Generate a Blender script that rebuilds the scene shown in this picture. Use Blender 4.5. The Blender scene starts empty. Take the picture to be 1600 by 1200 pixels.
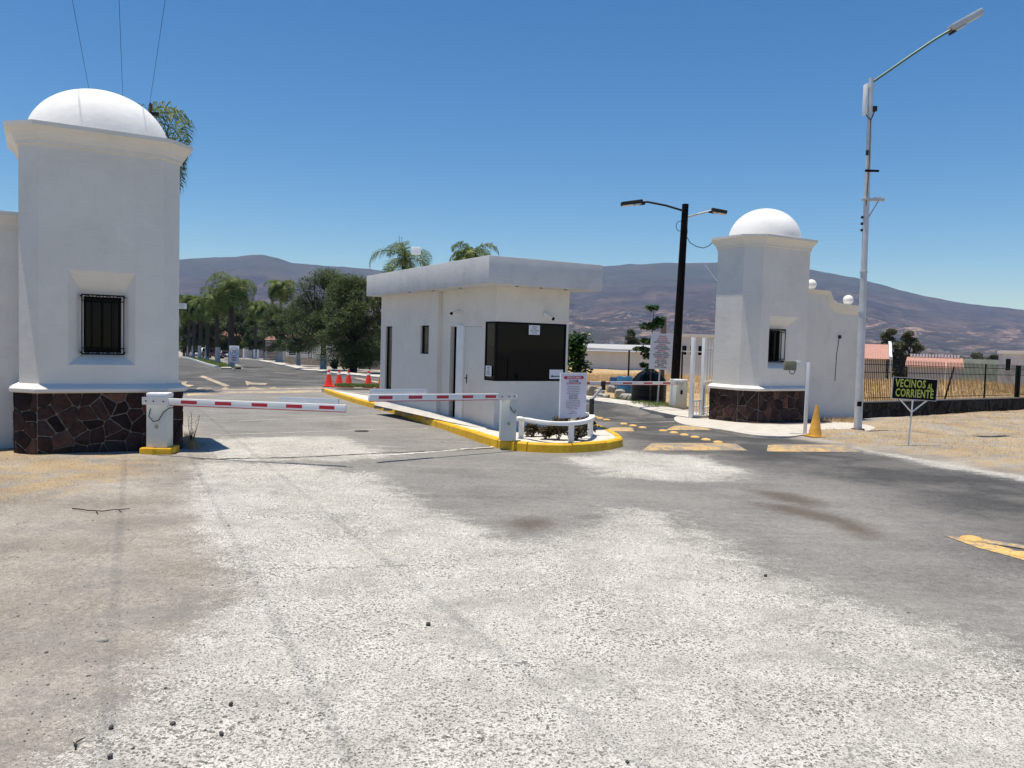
import bpy, bmesh, math, random
import numpy as np
from mathutils import Vector, Matrix

random.seed(7)
SC = bpy.context.scene
COL = SC.collection

# ------------------------------------------------------------------ camera, world, sun, exposure
EYE = 1.65
SLOPE = 0.018            # the ground falls gently away from the viewer
AZ = 0.529               # heading of the gate's road, to the left of north
FOC, PITCH, ROLL = 1250.0, 0.0506, 0.0274
FW = Vector((0, math.cos(PITCH), -math.sin(PITCH)))
_r0 = Vector((1, 0, 0)); _u0 = Vector((0, math.sin(PITCH), math.cos(PITCH)))
RT = math.cos(ROLL) * _r0 + math.sin(ROLL) * _u0
UP = math.cos(ROLL) * _u0 - math.sin(ROLL) * _r0
CAMP = Vector((0, 0, EYE))
cam_d = bpy.data.cameras.new("camera"); cam = bpy.data.objects.new("camera", cam_d); COL.objects.link(cam)
cam_d.sensor_width = 36; cam_d.lens = 36 * FOC / 1600; cam_d.clip_start = 0.05; cam_d.clip_end = 60000
cam.matrix_world = Matrix(((RT.x, UP.x, -FW.x, 0), (RT.y, UP.y, -FW.y, 0), (RT.z, UP.z, -FW.z, EYE), (0, 0, 0, 1)))
SC.camera = cam

SUNV = Vector((-0.129, -0.012, 1.0)).normalized()
world = bpy.data.worlds.new("World"); SC.world = world; world.use_nodes = True
wn = world.node_tree; bg = wn.nodes["Background"]
sky = wn.nodes.new("ShaderNodeTexSky"); sky.sky_type = 'NISHITA'; sky.sun_disc = False
sky.sun_elevation = math.asin(SUNV.z); sky.sun_rotation = math.atan2(SUNV.x, SUNV.y)
sky.altitude = 0; sky.air_density = 0.9; sky.dust_density = 0.0; sky.ozone_density = 5.0
hsn = wn.nodes.new("ShaderNodeHueSaturation"); hsn.inputs["Saturation"].default_value = 1.24
wn.links.new(sky.outputs[0], hsn.inputs["Color"]); wn.links.new(hsn.outputs[0], bg.inputs[0]); bg.inputs[1].default_value = 0.101
sun_d = bpy.data.lights.new("sun", 'SUN'); sun = bpy.data.objects.new("sun", sun_d); COL.objects.link(sun)
sun_d.energy = 5.0; sun_d.angle = math.radians(0.53); sun_d.color = (1.0, 0.93, 0.81)
sun.rotation_euler = SUNV.to_track_quat('Z', 'Y').to_euler()
SC.view_settings.view_transform = 'Standard'; SC.view_settings.look = 'None'
SC.view_settings.exposure = 0.26; SC.view_settings.gamma = 1; SC.view_settings.use_curve_mapping = False
SC.render.engine = 'CYCLES'
SC.cycles.max_bounces = 6; SC.cycles.diffuse_bounces = 4; SC.cycles.volume_bounces = 0
SC.cycles.transparent_max_bounces = 12
SC.cycles.use_denoising = True

# ------------------------------------------------------------------ plan helpers
U2 = Vector((-math.sin(AZ), math.cos(AZ)))
V2 = Vector((math.cos(AZ), math.sin(AZ)))
def sight(x, y): return FW + RT * ((x - 800) / FOC) - UP * ((y - 600) / FOC)
def gz(x, y): return -SLOPE * y if y < 1800 else -SLOPE * 1800
def G(x, y, h=0.0):
    d = sight(x, y); return CAMP + d * ((h - EYE) / (d.z + SLOPE * d.y))
def atz(x, y, z):
    d = sight(x, y); return CAMP + d * ((z - EYE) / d.z)
def atd(x, y, Y):
    d = sight(x, y); return CAMP + d * (Y / d.y)
def along(A, dr, x, y):
    d = sight(x, y)
    det = d.x * (-dr[1]) + dr[0] * d.y
    return (d.x * A[1] - A[0] * d.y) / det
def W2(A, a, b, z=0.0):   # a along V2, b along U2
    return Vector((A[0] + V2.x * a + U2.x * b, A[1] + V2.y * a + U2.y * b, z))

# ------------------------------------------------------------------ mesh builder
class MB:
    def __init__(s): s.v = []; s.f = []; s.m = []; s.k = 0
    def add(s, vs, fs, k=None):
        o = len(s.v); s.v += [tuple(p) for p in vs]
        for f in fs: s.f.append([i + o for i in f]); s.m.append(s.k if k is None else k)
        return s
    def box(s, x0, x1, y0, y1, z0, z1, k=None):
        return s.add([(x0,y0,z0),(x1,y0,z0),(x1,y1,z0),(x0,y1,z0),(x0,y0,z1),(x1,y0,z1),(x1,y1,z1),(x0,y1,z1)],
                     [(0,3,2,1),(4,5,6,7),(0,1,5,4),(1,2,6,5),(2,3,7,6),(3,0,4,7)], k)
    def tube(s, pts, r, n=8, k=None, caps=True, up=None):
        pts = [Vector(p) for p in pts]; L = len(pts)
        if not hasattr(r, '__len__'): r = [r] * L
        vs = []; prev = None
        for i, p in enumerate(pts):
            t = (pts[min(i+1, L-1)] - pts[max(i-1, 0)])
            t = t.normalized() if t.length > 1e-9 else Vector((0,0,1))
            if prev is None:
                a = Vector((0,0,1)) if abs(t.z) < .9 else Vector((1,0,0))
                if up: a = Vector(up)
                x = t.cross(a).normalized()
            else:
                x = (prev - t * prev.dot(t))
                x = x.normalized() if x.length > 1e-6 else t.orthogonal().normalized()
            y = t.cross(x).normalized(); prev = x
            for j in range(n):
                q = 2 * math.pi * (j + .5) / n
                vs.append(p + (x * math.cos(q) + y * math.sin(q)) * r[i])
        fs = []
        for i in range(L-1):
            for j in range(n):
                j2 = (j+1) % n
                fs.append((i*n+j, i*n+j2, (i+1)*n+j2, (i+1)*n+j))
        if caps: fs.append(tuple(range(n))[::-1]); fs.append(tuple((L-1)*n + j for j in range(n)))
        return s.add(vs, fs, k)
    def lathe(s, prof, c=(0,0,0), n=24, k=None):
        vs = []; fs = []
        for r, z in prof:
            for j in range(n):
                q = 2*math.pi*j/n; vs.append((c[0]+r*math.cos(q), c[1]+r*math.sin(q), c[2]+z))
        for i in range(len(prof)-1):
            for j in range(n):
                j2 = (j+1) % n; fs.append((i*n+j, i*n+j2, (i+1)*n+j2, (i+1)*n+j))
        fs.append(tuple(range(n))[::-1]); fs.append(tuple((len(prof)-1)*n+j for j in range(n)))
        return s.add(vs, fs, k)
    def prism(s, poly, z0, z1, k=None, zf=None):
        n = len(poly); zf = zf or (lambda x, y: 0.0)
        vs = [(p[0], p[1], z0 + zf(p[0], p[1])) for p in poly] + [(p[0], p[1], z1 + zf(p[0], p[1])) for p in poly]
        fs = [tuple(range(n))[::-1], tuple(range(n, 2*n))] + [(i, (i+1) % n, n+(i+1) % n, n+i) for i in range(n)]
        return s.add(vs, fs, k)
    def xform(s, M):
        s.v = [tuple(M @ Vector(p)) for p in s.v]; return s
    def mesh(s, name, mats, smooth=False, bevel=0.0, angle=35):
        me = bpy.data.meshes.new(name); me.from_pydata(s.v, [], s.f)
        for m in (mats if isinstance(mats, (list, tuple)) else [mats]): me.materials.append(m)
        if any(s.m): me.polygons.foreach_set("material_index", s.m)
        if bevel > 0:
            bm = bmesh.new(); bm.from_mesh(me)
            bmesh.ops.remove_doubles(bm, verts=bm.verts, dist=1e-5)
            es = [e for e in bm.edges if len(e.link_faces) == 2 and e.calc_face_angle(0) > 0.5]
            bmesh.ops.bevel(bm, geom=es, offset=bevel, segments=2, affect='EDGES', profile=0.6)
            bm.to_mesh(me); bm.free(); smooth = True
        me.validate(); me.update()
        if smooth:
            me.polygons.foreach_set("use_smooth", [True] * len(me.polygons))
            try: me.set_sharp_from_angle(angle=math.radians(angle))
            except Exception: pass
        return me
    def build(s, name, mats, parent=None, smooth=False, bevel=0.0, angle=35, loc=(0,0,0), rotz=0.0):
        return link(name, s.mesh(name, mats, smooth, bevel, angle), parent, loc, rotz)

def link(name, me, parent=None, loc=(0,0,0), rotz=0.0):
    o = bpy.data.objects.new(name, me); COL.objects.link(o)
    o.location = loc; o.rotation_euler = (0, 0, rotz)
    if parent is not None: o.parent = parent
    return o
def thing(name, label, cat, loc=(0,0,0), rotz=0.0, group=None):
    o = link(name, None, None, loc, rotz); o['label'] = label; o['category'] = cat
    if group: o['group'] = group
    return o
def tag(o, label, cat, group=None):
    o['label'] = label; o['category'] = cat
    if group: o['group'] = group
    return o
def struct(o): o['kind'] = 'structure'; return o
def kids(o): return [c for c in bpy.data.objects if c.parent == o]
_kid_cache = {}
def dup(o, loc=None, rotz=None, label=None, scale=None):
    r = o.copy(); COL.objects.link(r)
    ch = _kid_cache.get(o.name)
    if ch is None: ch = _kid_cache[o.name] = kids(o)
    for c in ch:
        d = c.copy(); COL.objects.link(d); d.parent = r
        gch = _kid_cache.get(c.name)
        if gch is None: gch = _kid_cache[c.name] = kids(c)
        for g in gch:
            e = g.copy(); COL.objects.link(e); e.parent = d
    if loc is not None: r.location = loc
    if rotz is not None: r.rotation_euler = (0, 0, rotz)
    if label: r['label'] = label
    if scale: r.scale = (scale,)*3 if not hasattr(scale, '__len__') else scale
    return r

# ------------------------------------------------------------------ numpy noise
def _h(ix, iy, seed):
    n = (ix.astype(np.int64) * 374761393 + iy.astype(np.int64) * 668265263 + seed * 974634777) & 0xffffffff
    n = ((n ^ (n >> 13)) * 1274126177) & 0xffffffff
    return ((n ^ (n >> 16)) & 0xffff) / 65535.0
def vn(x, y, seed=0):
    x = np.asarray(x, float); y = np.asarray(y, float)
    ix = np.floor(x); iy = np.floor(y); fx = x-ix; fy = y-iy
    fx = fx*fx*(3-2*fx); fy = fy*fy*(3-2*fy)
    a = _h(ix, iy, seed); b = _h(ix+1, iy, seed); c = _h(ix, iy+1, seed); d = _h(ix+1, iy+1, seed)
    return (a*(1-fx)+b*fx)*(1-fy) + (c*(1-fx)+d*fx)*fy
def fbm(x, y, seed=0, o=4):
    t = 0; a = .5
    for i in range(o):
        t = t + a*(vn(x*2**i, y*2**i, seed+i)-.5)*2; a *= .5
    return t

# ------------------------------------------------------------------ materials
def newmat(name):
    m = bpy.data.materials.new(name); m.use_nodes = True
    nt = m.node_tree; b = nt.nodes["Principled BSDF"]
    return m, nt, b
def N(nt, t, **kw):
    n = nt.nodes.new(t)
    for k, v in kw.items(): setattr(n, k, v)
    return n
def coord(nt): return nt.nodes.new("ShaderNodeNewGeometry").outputs["Position"]
def noise(nt, vec, sc, det=4, rough=.6, out=0):
    n = nt.nodes.new("ShaderNodeTexNoise"); n.inputs["Scale"].default_value = sc
    n.inputs["Detail"].default_value = det; n.inputs["Roughness"].default_value = rough
    if vec is not None: nt.links.new(vec, n.inputs["Vector"])
    return n.outputs[out]
def ramp(nt, fac, stops):
    r = nt.nodes.new("ShaderNodeValToRGB"); nt.links.new(fac, r.inputs[0])
    e = r.color_ramp.elements
    while len(e) < len(stops): e.new(.5)
    for i, (p, c) in enumerate(stops):
        e[i].position = p; e[i].color = (*c, 1) if hasattr(c, '__len__') else (c, c, c, 1)
    return r.outputs[0]
def mix(nt, a, b, fac, mode='MIX'):
    m = nt.nodes.new("ShaderNodeMix"); m.data_type = 'RGBA'; m.blend_type = mode
    for s, v in ((6, a), (7, b)):
        if isinstance(v, bpy.types.NodeSocket): nt.links.new(v, m.inputs[s])
        else: m.inputs[s].default_value = (*v, 1)
    if isinstance(fac, bpy.types.NodeSocket): nt.links.new(fac, m.inputs[0])
    else: m.inputs[0].default_value = fac
    return m.outputs[2]
def mth(nt, op, a, b=0.0, c=None, clamp=False):
    m = nt.nodes.new("ShaderNodeMath"); m.operation = op; m.use_clamp = clamp
    for i, v in enumerate((a, b, c)):
        if v is None: continue
        if isinstance(v, bpy.types.NodeSocket): nt.links.new(v, m.inputs[i])
        else: m.inputs[i].default_value = v
    return m.outputs[0]
def bump(nt, b, h, dist=.01, st=.5):
    n = nt.nodes.new("ShaderNodeBump"); n.inputs["Distance"].default_value = dist; n.inputs["Strength"].default_value = st
    nt.links.new(h, n.inputs["Height"]); nt.links.new(n.outputs[0], b.inputs["Normal"])
def M_(name, col, rough=.7, var=.12, sc=3.0, bsc=40, bd=.003, metal=0.0, spec=.4, objvar=0.0, col2=None, fine=0.0):
    m, nt, b = newmat(name); p = coord(nt)
    c1 = tuple(c*(1-var) for c in col); c2 = col2 or tuple(min(1, c*(1+var)) for c in col)
    c = ramp(nt, noise(nt, p, sc, 5, .65), [(.3, c1), (.7, c2)])
    if fine:
        f = ramp(nt, noise(nt, p, bsc*1.5, 3, .6), [(.35, 1-fine), (.65, 1+fine)])
        c = mix(nt, c, f, 1.0, 'MULTIPLY')
    if objvar:
        oi = nt.nodes.new("ShaderNodeObjectInfo")
        hs = nt.nodes.new("ShaderNodeHueSaturation")
        v = mth(nt, 'MULTIPLY_ADD', oi.outputs["Random"], objvar*2, 1-objvar)
        nt.links.new(v, hs.inputs["Value"]); nt.links.new(c, hs.inputs["Color"])
        h = mth(nt, 'MULTIPLY_ADD', oi.outputs["Random"], .03, .485); nt.links.new(h, hs.inputs["Hue"])
        c = hs.outputs[0]
    nt.links.new(c, b.inputs["Base Color"]); b.inputs["Roughness"].default_value = rough
    b.inputs["Metallic"].default_value = metal; b.inputs["Specular IOR Level"].default_value = spec
    if bd: bump(nt, b, noise(nt, p, bsc, 4, .6), bd, .6)
    return m

def plaster(name, base, dirt=.08):
    m, nt, b = newmat(name); p = coord(nt)
    big = noise(nt, p, .9, 5, .65)
    mp = N(nt, "ShaderNodeMapping"); mp.inputs["Scale"].default_value = (1.6, 1.6, .5); nt.links.new(p, mp.inputs["Vector"])
    streak = noise(nt, mp.outputs[0], 1.6, 5, .7)
    f = ramp(nt, streak, [(.2, 1-dirt*.55), (.7, 1.0)])
    c = mix(nt, ramp(nt, big, [(.3, tuple(x*.90 for x in base)), (.7, base)]), f, 1.0, 'MULTIPLY')
    mp2 = N(nt, "ShaderNodeMapping"); mp2.inputs["Scale"].default_value = (1.2, 1.2, 9); nt.links.new(p, mp2.inputs["Vector"])
    brush = noise(nt, mp2.outputs[0], 5, 5, .75)
    blot = ramp(nt, mth(nt, 'MULTIPLY', brush, noise(nt, p, 1.7, 3, .6)), [(.15, 1-dirt*.7), (.25, 1.0)])
    c = mix(nt, c, blot, 1.0, 'MULTIPLY')
    nt.links.new(c, b.inputs["Base Color"]); b.inputs["Roughness"].default_value = .8
    b.inputs["Specular IOR Level"].default_value = .25
    h = mth(nt, 'ADD', noise(nt, p, 60, 4, .7), mth(nt, 'MULTIPLY', noise(nt, p, 7, 4, .6), 2.0))
    bump(nt, b, h, .006, .55)
    return m
m_wall = plaster("white_plaster", (.75, .715, .66))
m_wall2 = plaster("booth_plaster", (.76, .72, .66), .10)
m_corn = plaster("cornice_plaster", (.76, .72, .65), .05)  # warmer than the walls: yellowish bounce light put into the colour
m_dome = plaster("dome_plaster", (.80, .80, .79), .10)
m_fascia = plaster("fascia_plaster", (.62, .62, .62), .16)
m_mortar = M_("grey_mortar", (.20, .175, .155), .9, .1, 8, 60, .004)
m_stone = M_("dark_red_stone", (.058, .036, .033), .75, .45, 9, 35, .006, objvar=.5, fine=.3)
m_lava = M_("black_lava_stone", (.030, .027, .025), .9, .4, 9, 30, .012, objvar=.5, fine=.3, spec=.08)
def stonemat():
    m, nt, b = newmat("rubble_stone"); p = coord(nt); oi = nt.nodes.new("ShaderNodeObjectInfo")
    base = ramp(nt, oi.outputs["Random"], [(0, (.018, .013, .013)), (.35, (.038, .022, .020)), (.6, (.055, .030, .025)), (.88, (.048, .034, .034)), (.93, (.13, .062, .045)), (1, (.085, .05, .04))])
    c = mix(nt, base, ramp(nt, noise(nt, p, 9, 6, .75), [(.3, .55), (.7, 1.5)]), 1.0, 'MULTIPLY')
    c = mix(nt, c, (.20, .17, .15), ramp(nt, noise(nt, p, 5, 6, .8), [(.60, 0), (.75, .55)]))
    nt.links.new(c, b.inputs["Base Color"]); b.inputs["Roughness"].default_value = .85; b.inputs["Specular IOR Level"].default_value = .15
    h = mth(nt, 'ADD', noise(nt, p, 30, 5, .7), mth(nt, 'MULTIPLY', noise(nt, p, 8, 4, .6), 2.0)); bump(nt, b, h, .014, .8); return m
m_stone = stonemat()
m_yellow = M_("yellow_kerb_paint", (.74, .40, .012), .65, .22, 5, 50, .004, fine=.12, col2=(.84, .50, .02))
m_concrete = M_("pale_concrete", (.55, .52, .47), .85, .12, 2.0, 60, .004, fine=.1)
m_concrete2 = M_("worn_kerb_concrete", (.50, .465, .41), .85, .18, 3.0, 60, .006, fine=.1)
m_black = M_("black_iron", (.006, .006, .006), .6, .2, 8, 60, 0, spec=.08)
m_dark = M_("interior_shade", (.004, .004, .004), .95, .3, 3, 30, 0, spec=.02)  # near-black colour stands in for the shade of unlit interiors
m_white = M_("white_paint", (.78, .78, .77), .45, .05, 5, 60, .001)
m_cab = M_("pale_grey_cabinet", (.60, .62, .58), .4, .05, 3, 60, 0)
m_red = M_("red_reflective", (.50, .02, .04), .4, .1, 6, 60, 0)
m_alu = M_("aluminium", (.60, .60, .62), .35, .06, 6, 60, 0, metal=.4)
m_galv = M_("galvanised_steel", (.48, .49, .50), .45, .12, 5, 60, 0, metal=.3)
m_dsteel = M_("dark_steel", (.03, .03, .03), .5, .2, 6, 60, 0, spec=.15)
m_wood = M_("creosoted_wood", (.010, .008, .007), .9, .4, 7, 50, .006, spec=.06)
m_green = M_("green_arm_paint", (.03, .12, .10), .45, .2, 6, 60, 0)
m_cone = M_("red_cone_plastic", (.80, .045, .02), .5, .08, 6, 60, 0)
m_cony = M_("faded_yellow_cone", (.62, .33, .05), .6, .25, 5, 60, 0)
m_blue = M_("blue_plastic", (.03, .13, .25), .45, .15, 3, 60, 0)
m_blue2 = M_("navy_plastic", (.02, .06, .14), .45, .15, 3, 60, 0)
m_tank = M_("black_tank", (.008, .009, .009), .4, .2, 3, 60, 0, spec=.2)
m_paper = M_("paper_white", (.70, .71, .75), .7, .03, 4, 60, 0)
m_banner = M_("banner_lilac_white", (.66, .63, .72), .6, .05, 3, 60, 0)
m_ink = M_("ink_black", (.010, .010, .011), .8, .05, 4, 60, 0, spec=.06)
m_inkr = M_("ink_red", (.45, .03, .05), .7, .05, 4, 60, 0)
m_lime = M_("lime_letters", (.50, .55, .10), .6, .08, 4, 60, 0)
m_rock = M_("pale_rock", (.36, .35, .30), .9, .25, 5, 20, .03, fine=.2, objvar=.15)
m_tile = M_("salmon_roof_tile", (.42, .225, .175), .8, .2, 3, 20, .02)
m_lamp = M_("lamp_lens", (.62, .55, .42), .3, .1, 8, 60, 0)
m_bark = M_("grey_brown_bark", (.10, .08, .065), .9, .35, 6, 25, .02)
m_palmbark = M_("dark_palm_trunk", (.055, .045, .036), .9, .35, 6, 25, .02)
m_bark2 = M_("dark_mesquite_bark", (.035, .028, .024), .9, .35, 6, 25, .02)
m_lime_w = M_("limewashed_bark", (.44, .42, .39), .9, .1, 6, 25, .01)
m_tyre = M_("tyre_rubber", (.015, .015, .015), .8, .1, 6, 60, 0)
m_hstone = M_("brown_house_stone", (.27, .22, .17), .9, .3, 2.5, 12, .03)
m_paving = M_("reddish_paving", (.20, .15, .14), .9, .2, 5, 30, .006, fine=.15)
m_marky = M_("yellow_road_paint", (.60, .38, .13), .8, .25, 9, 60, .002, fine=.2)
m_markw = M_("pale_road_paint", (.60, .47, .30), .8, .2, 9, 60, .002, fine=.2)
m_joint = M_("dark_joint", (.04, .036, .033), .95, .3, 9, 60, 0)
m_seam = M_("pale_seam", (.55, .52, .48), .95, .2, 9, 60, 0)
def glassmat(name, col=(.004, .0045, .005)):
    m, nt, b = newmat(name); b.inputs["Base Color"].default_value = (*col, 1)
    b.inputs["Roughness"].default_value = .03; b.inputs["Specular IOR Level"].default_value = .12
    n = noise(nt, coord(nt), 1.2, 2, .5); bump(nt, b, n, .01, .25)
    return m
m_glass = glassmat("tinted_glass")
def leafmat(name, a, c, tr=.25, sc=1.5, rough=.55):
    m, nt, b = newmat(name); p = coord(nt)
    oi = nt.nodes.new("ShaderNodeNewGeometry")
    rnd = mix(nt, noise(nt, p, sc, 3, .7), oi.outputs["Random Per Island"], .5)
    col = ramp(nt, rnd, [(.25, a), (.75, c)])
    nt.links.new(col, b.inputs["Base Color"]); b.inputs["Roughness"].default_value = rough
    b.inputs["Specular IOR Level"].default_value = .3
    t = nt.nodes.new("ShaderNodeBsdfTranslucent"); nt.links.new(col, t.inputs["Color"])
    mx = nt.nodes.new("ShaderNodeMixShader"); mx.inputs[0].default_value = tr
    nt.links.new(b.outputs[0], mx.inputs[1]); nt.links.new(t.outputs[0], mx.inputs[2])
    nt.links.new(mx.outputs[0], nt.nodes["Material Output"].inputs[0])
    return m
m_palm = leafmat("palm_frond", (.030, .06, .014), (.19, .24, .05), .3, .8)
m_mesq = leafmat("mesquite_leaf", (.045, .07, .025), (.14, .18, .07), .35, .5)
m_farleaf = leafmat("grey_green_leaf", (.07, .08, .05), (.17, .18, .11), .3, .5)
m_shrub = leafmat("glossy_shrub_leaf", (.02, .05, .014), (.07, .13, .03), .25, 5, .3)
m_plant = leafmat("russet_shrub_leaf", (.045, .045, .02), (.13, .09, .045), .25, 8)
m_strawb = leafmat("dry_grass_blade", (.42, .27, .12), (.68, .50, .27), .2, 2, .8)
m_grassb = leafmat("green_grass_blade", (.07, .12, .02), (.18, .22, .06), .2, 3, .7)
# ------------------------------------------------------------------ terrain sheet
def GP(lst): return [tuple(G(x, y)[:2]) for x, y in lst]
def sdpoly(px, py, poly):
    d = np.full(px.shape, 1e9); ins = np.zeros(px.shape, bool); n = len(poly)
    for i in range(n):
        ax, ay = poly[i]; bx, by = poly[(i+1) % n]
        ex, ey = bx-ax, by-ay; wx, wy = px-ax, py-ay
        t = np.clip((wx*ex+wy*ey)/(ex*ex+ey*ey+1e-12), 0, 1)
        d = np.minimum(d, (wx-ex*t)**2+(wy-ey*t)**2)
        c = ((ay <= py) & (by > py)) | ((by <= py) & (ay > py))
        with np.errstate(divide='ignore', invalid='ignore'):
            xi = ax + (py-ay)/(by-ay+1e-20)*ex
        ins ^= c & (px < xi)
    d = np.sqrt(d); return np.where(ins, d, -d)

road_poly = GP([(80,1200),(110,1180),(180,1120),(250,1060),(275,1010),(300,970),(360,930),(350,900),(320,850),(300,800),(290,760),
    (298,728),(330,712),(318,690),(312,664),(296,648),(240,628),(120,596),(0,575),(-200,562),(120,556),(283,557.5),(300,561),(310,564),(324,569),(340,573.5),
    (366,577),(378,576),(380,573),(362,566.5),(352,562.5),(348,557.5),(404,562),(425,565.5),(454,571.5),(477,577),(506,579.5),(537,583.5),(592,588.5),
    (914,625),(983,635),(1053,648),(1078,655),(1126,674),(1180,683),(1232,685),(1345,701),(1600,745),(1900,795),(3000,1000)]) + [(9, -6), (-2.4, -6), (-2.2, 1.6)]
white_poly = GP([(80,1200),(110,1180),(180,1120),(250,1060),(275,1010),(300,970),(360,930),(350,900),(320,850),(300,800),(290,760),
    (298,728),(335,722),(480,727),(560,740),(620,768),(690,812),(760,842),(860,850),(925,822),(960,798),(1040,800),(1100,840),(1180,885),(1300,940),(1450,990),(1600,1035),(2000,1140)]) + [(7, -6), (-2.4, -6), (-2.2, 1.6)]
white2 = GP([(900,716),(985,706),(1080,712),(1150,735),(1140,748),(1050,750),(960,742)])
white3 = GP([(318,688),(400,684),(520,682),(590,700),(600,712),(520,718),(335,720)])
white4 = GP([(1330,697),(1345,700),(1600,743),(1900,792),(1900,800),(1600,752),(1345,704)])
dark_poly = GP([(1000,702),(880,640),(925,625),(1053,650),(1240,680),(1600,742),(2200,860),(2200,1000),(1600,880),(1400,770),(1200,735),(1080,712)])
stain1 = GP([(1165,764),(1230,770),(1290,785),(1275,792),(1215,782)])
stain2 = GP([(1170,784),(1240,790),(1330,812),(1385,836),(1350,842),(1290,815),(1215,800)])
stain3 = GP([(750,812),(830,800),(900,812),(880,835),(800,838)])
straw1 = GP([(-40,700),(130,702),(250,722),(200,745),(60,780),(-60,790)])
straw_r = GP([(1200,672),(1300,668),(1420,650),(1600,640),(1900,650),(1900,770),(1600,738),(1345,698)])

xs = np.concatenate([-16-np.cumsum(.13*1.13**np.arange(78))[::-1], np.arange(-16, 26, .12), 26+np.cumsum(.13*1.13**np.arange(78))])
ys = np.concatenate([-6-np.cumsum(.2*1.3**np.arange(14))[::-1], np.arange(-6, 42, .12), 42+np.cumsum(.13*1.06**np.arange(145))])
XX, YY = np.meshgrid(xs, ys); nx, ny = len(xs), len(ys)
X, Y = XX.ravel(), YY.ravel()
sd_road = sdpoly(X, Y, road_poly)
sd_white = np.maximum.reduce([sdpoly(X, Y, p) for p in (white_poly, white2, white3, white4)])
sd_dark = np.maximum(sdpoly(X, Y, dark_poly), sdpoly(X, Y, GP([(0,556),(120,556),(283,557),(400,562),(592,589),(700,603),(505,603.5),(400,607),(283,609),(0,611)]))*.5)
sd_stain = np.maximum.reduce([sdpoly(X, Y, stain1), sdpoly(X, Y, stain2), sdpoly(X, Y, stain3)-.22])
# dry field: beyond the fence line and beyond the far kerb, right of the gate axis
F0 = np.array(G(1345, 652)[:2]); F1 = np.array(G(1600, 640)[:2]); fd = (F1-F0)/np.linalg.norm(F1-F0); fn = np.array([-fd[1], fd[0]])
far_r = (X-F0[0])*fn[0]+(Y-F0[1])*fn[1] - .4
behind = np.minimum(Y-38.0, X-2.0)
sd_field = np.minimum(np.maximum(far_r, behind), np.where(X > -60, 5, -5))
sd_field = np.minimum(sd_field, X + .12*Y)
sd_straw = np.maximum.reduce([sd_field, sdpoly(X, Y, straw1), sdpoly(X, Y, straw_r)])
Z = np.where(Y < 1800, -SLOPE*Y, -SLOPE*1800)
dirt = np.clip(-sd_road/.5, 0, 1)
near = np.clip(1-(Y-30)/60, 0, 1)
Z = Z + dirt*near*(.035*fbm(X*.6, Y*.6, 3) + .018*fbm(X*3.1, Y*3.1, 9) + .01)
# tyre furrows in the dirt
def furrow(px_pts, wid):
    pts = GP(px_pts); d = np.full(X.shape, 1e9)
    for a, b in zip(pts[:-1], pts[1:]):
        ex, ey = b[0]-a[0], b[1]-a[1]; t = np.clip(((X-a[0])*ex+(Y-a[1])*ey)/(ex*ex+ey*ey), 0, 1)
        d = np.minimum(d, np.hypot(X-a[0]-ex*t, Y-a[1]-ey*t))
    return d
fr = furrow([(190,845),(140,880),(112,920),(115,965),(135,1000)], .1)
# field mounds
mound = .75*np.exp(-(((X-24)/5)**2+((Y-45)/4)**2)) + .55*np.exp(-(((X-33)/6)**2+((Y-58)/5)**2)) + .5*np.exp(-(((X-16)/5)**2+((Y-52)/6)**2)) + .5*np.exp(-(((X-9)/4)**2+((Y-47)/3)**2))
Z = Z + np.clip(sd_field/3, 0, 1)*np.clip(1-(Y-60)/200, 0, 1)*(mound*1.1 + .25*fbm(X*.25, Y*.25, 21) + .1*fbm(X*1.1, Y*1.1, 5))
# verge climbs a little toward the fence wall
Z = Z + .10*np.clip(sdpoly(X, Y, straw_r)/1.5, 0, 1)*(.5+fbm(X*.5, Y*.5, 31))
idx = np.arange(nx*ny).reshape(ny, nx)
quads = np.stack([idx[:-1, :-1], idx[:-1, 1:], idx[1:, 1:], idx[1:, :-1]], -1).reshape(-1, 4)
isroad = sd_road[quads].mean(1) > 0
def sheet(name, sel, mat):
    q = quads[sel]; used, inv = np.unique(q, return_inverse=True); q = inv.reshape(-1, 4)
    me = bpy.data.meshes.new(name)
    me.vertices.add(len(used)); co = np.stack([X[used], Y[used], Z[used]], -1).astype(np.float32)
    me.vertices.foreach_set("co", co.ravel())
    me.loops.add(q.size); me.loops.foreach_set("vertex_index", q.ravel().astype(np.int32))
    me.polygons.add(len(q)); me.polygons.foreach_set("loop_start", np.arange(0, q.size, 4, dtype=np.int32))
    me.update(); me.validate()
    me.polygons.foreach_set("use_smooth", [True]*len(me.polygons))
    for nm, a in (("road", sd_road), ("white", sd_white), ("dark", sd_dark), ("stain", sd_stain), ("straw", sd_straw), ("field", sd_field), ("furrow", fr)):
        at = me.attributes.new(nm, 'FLOAT', 'POINT'); at.data.foreach_set("value", np.clip(a[used], -3, 3).astype(np.float32))
    me.materials.append(mat)
    return struct(link(name, me))

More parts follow.
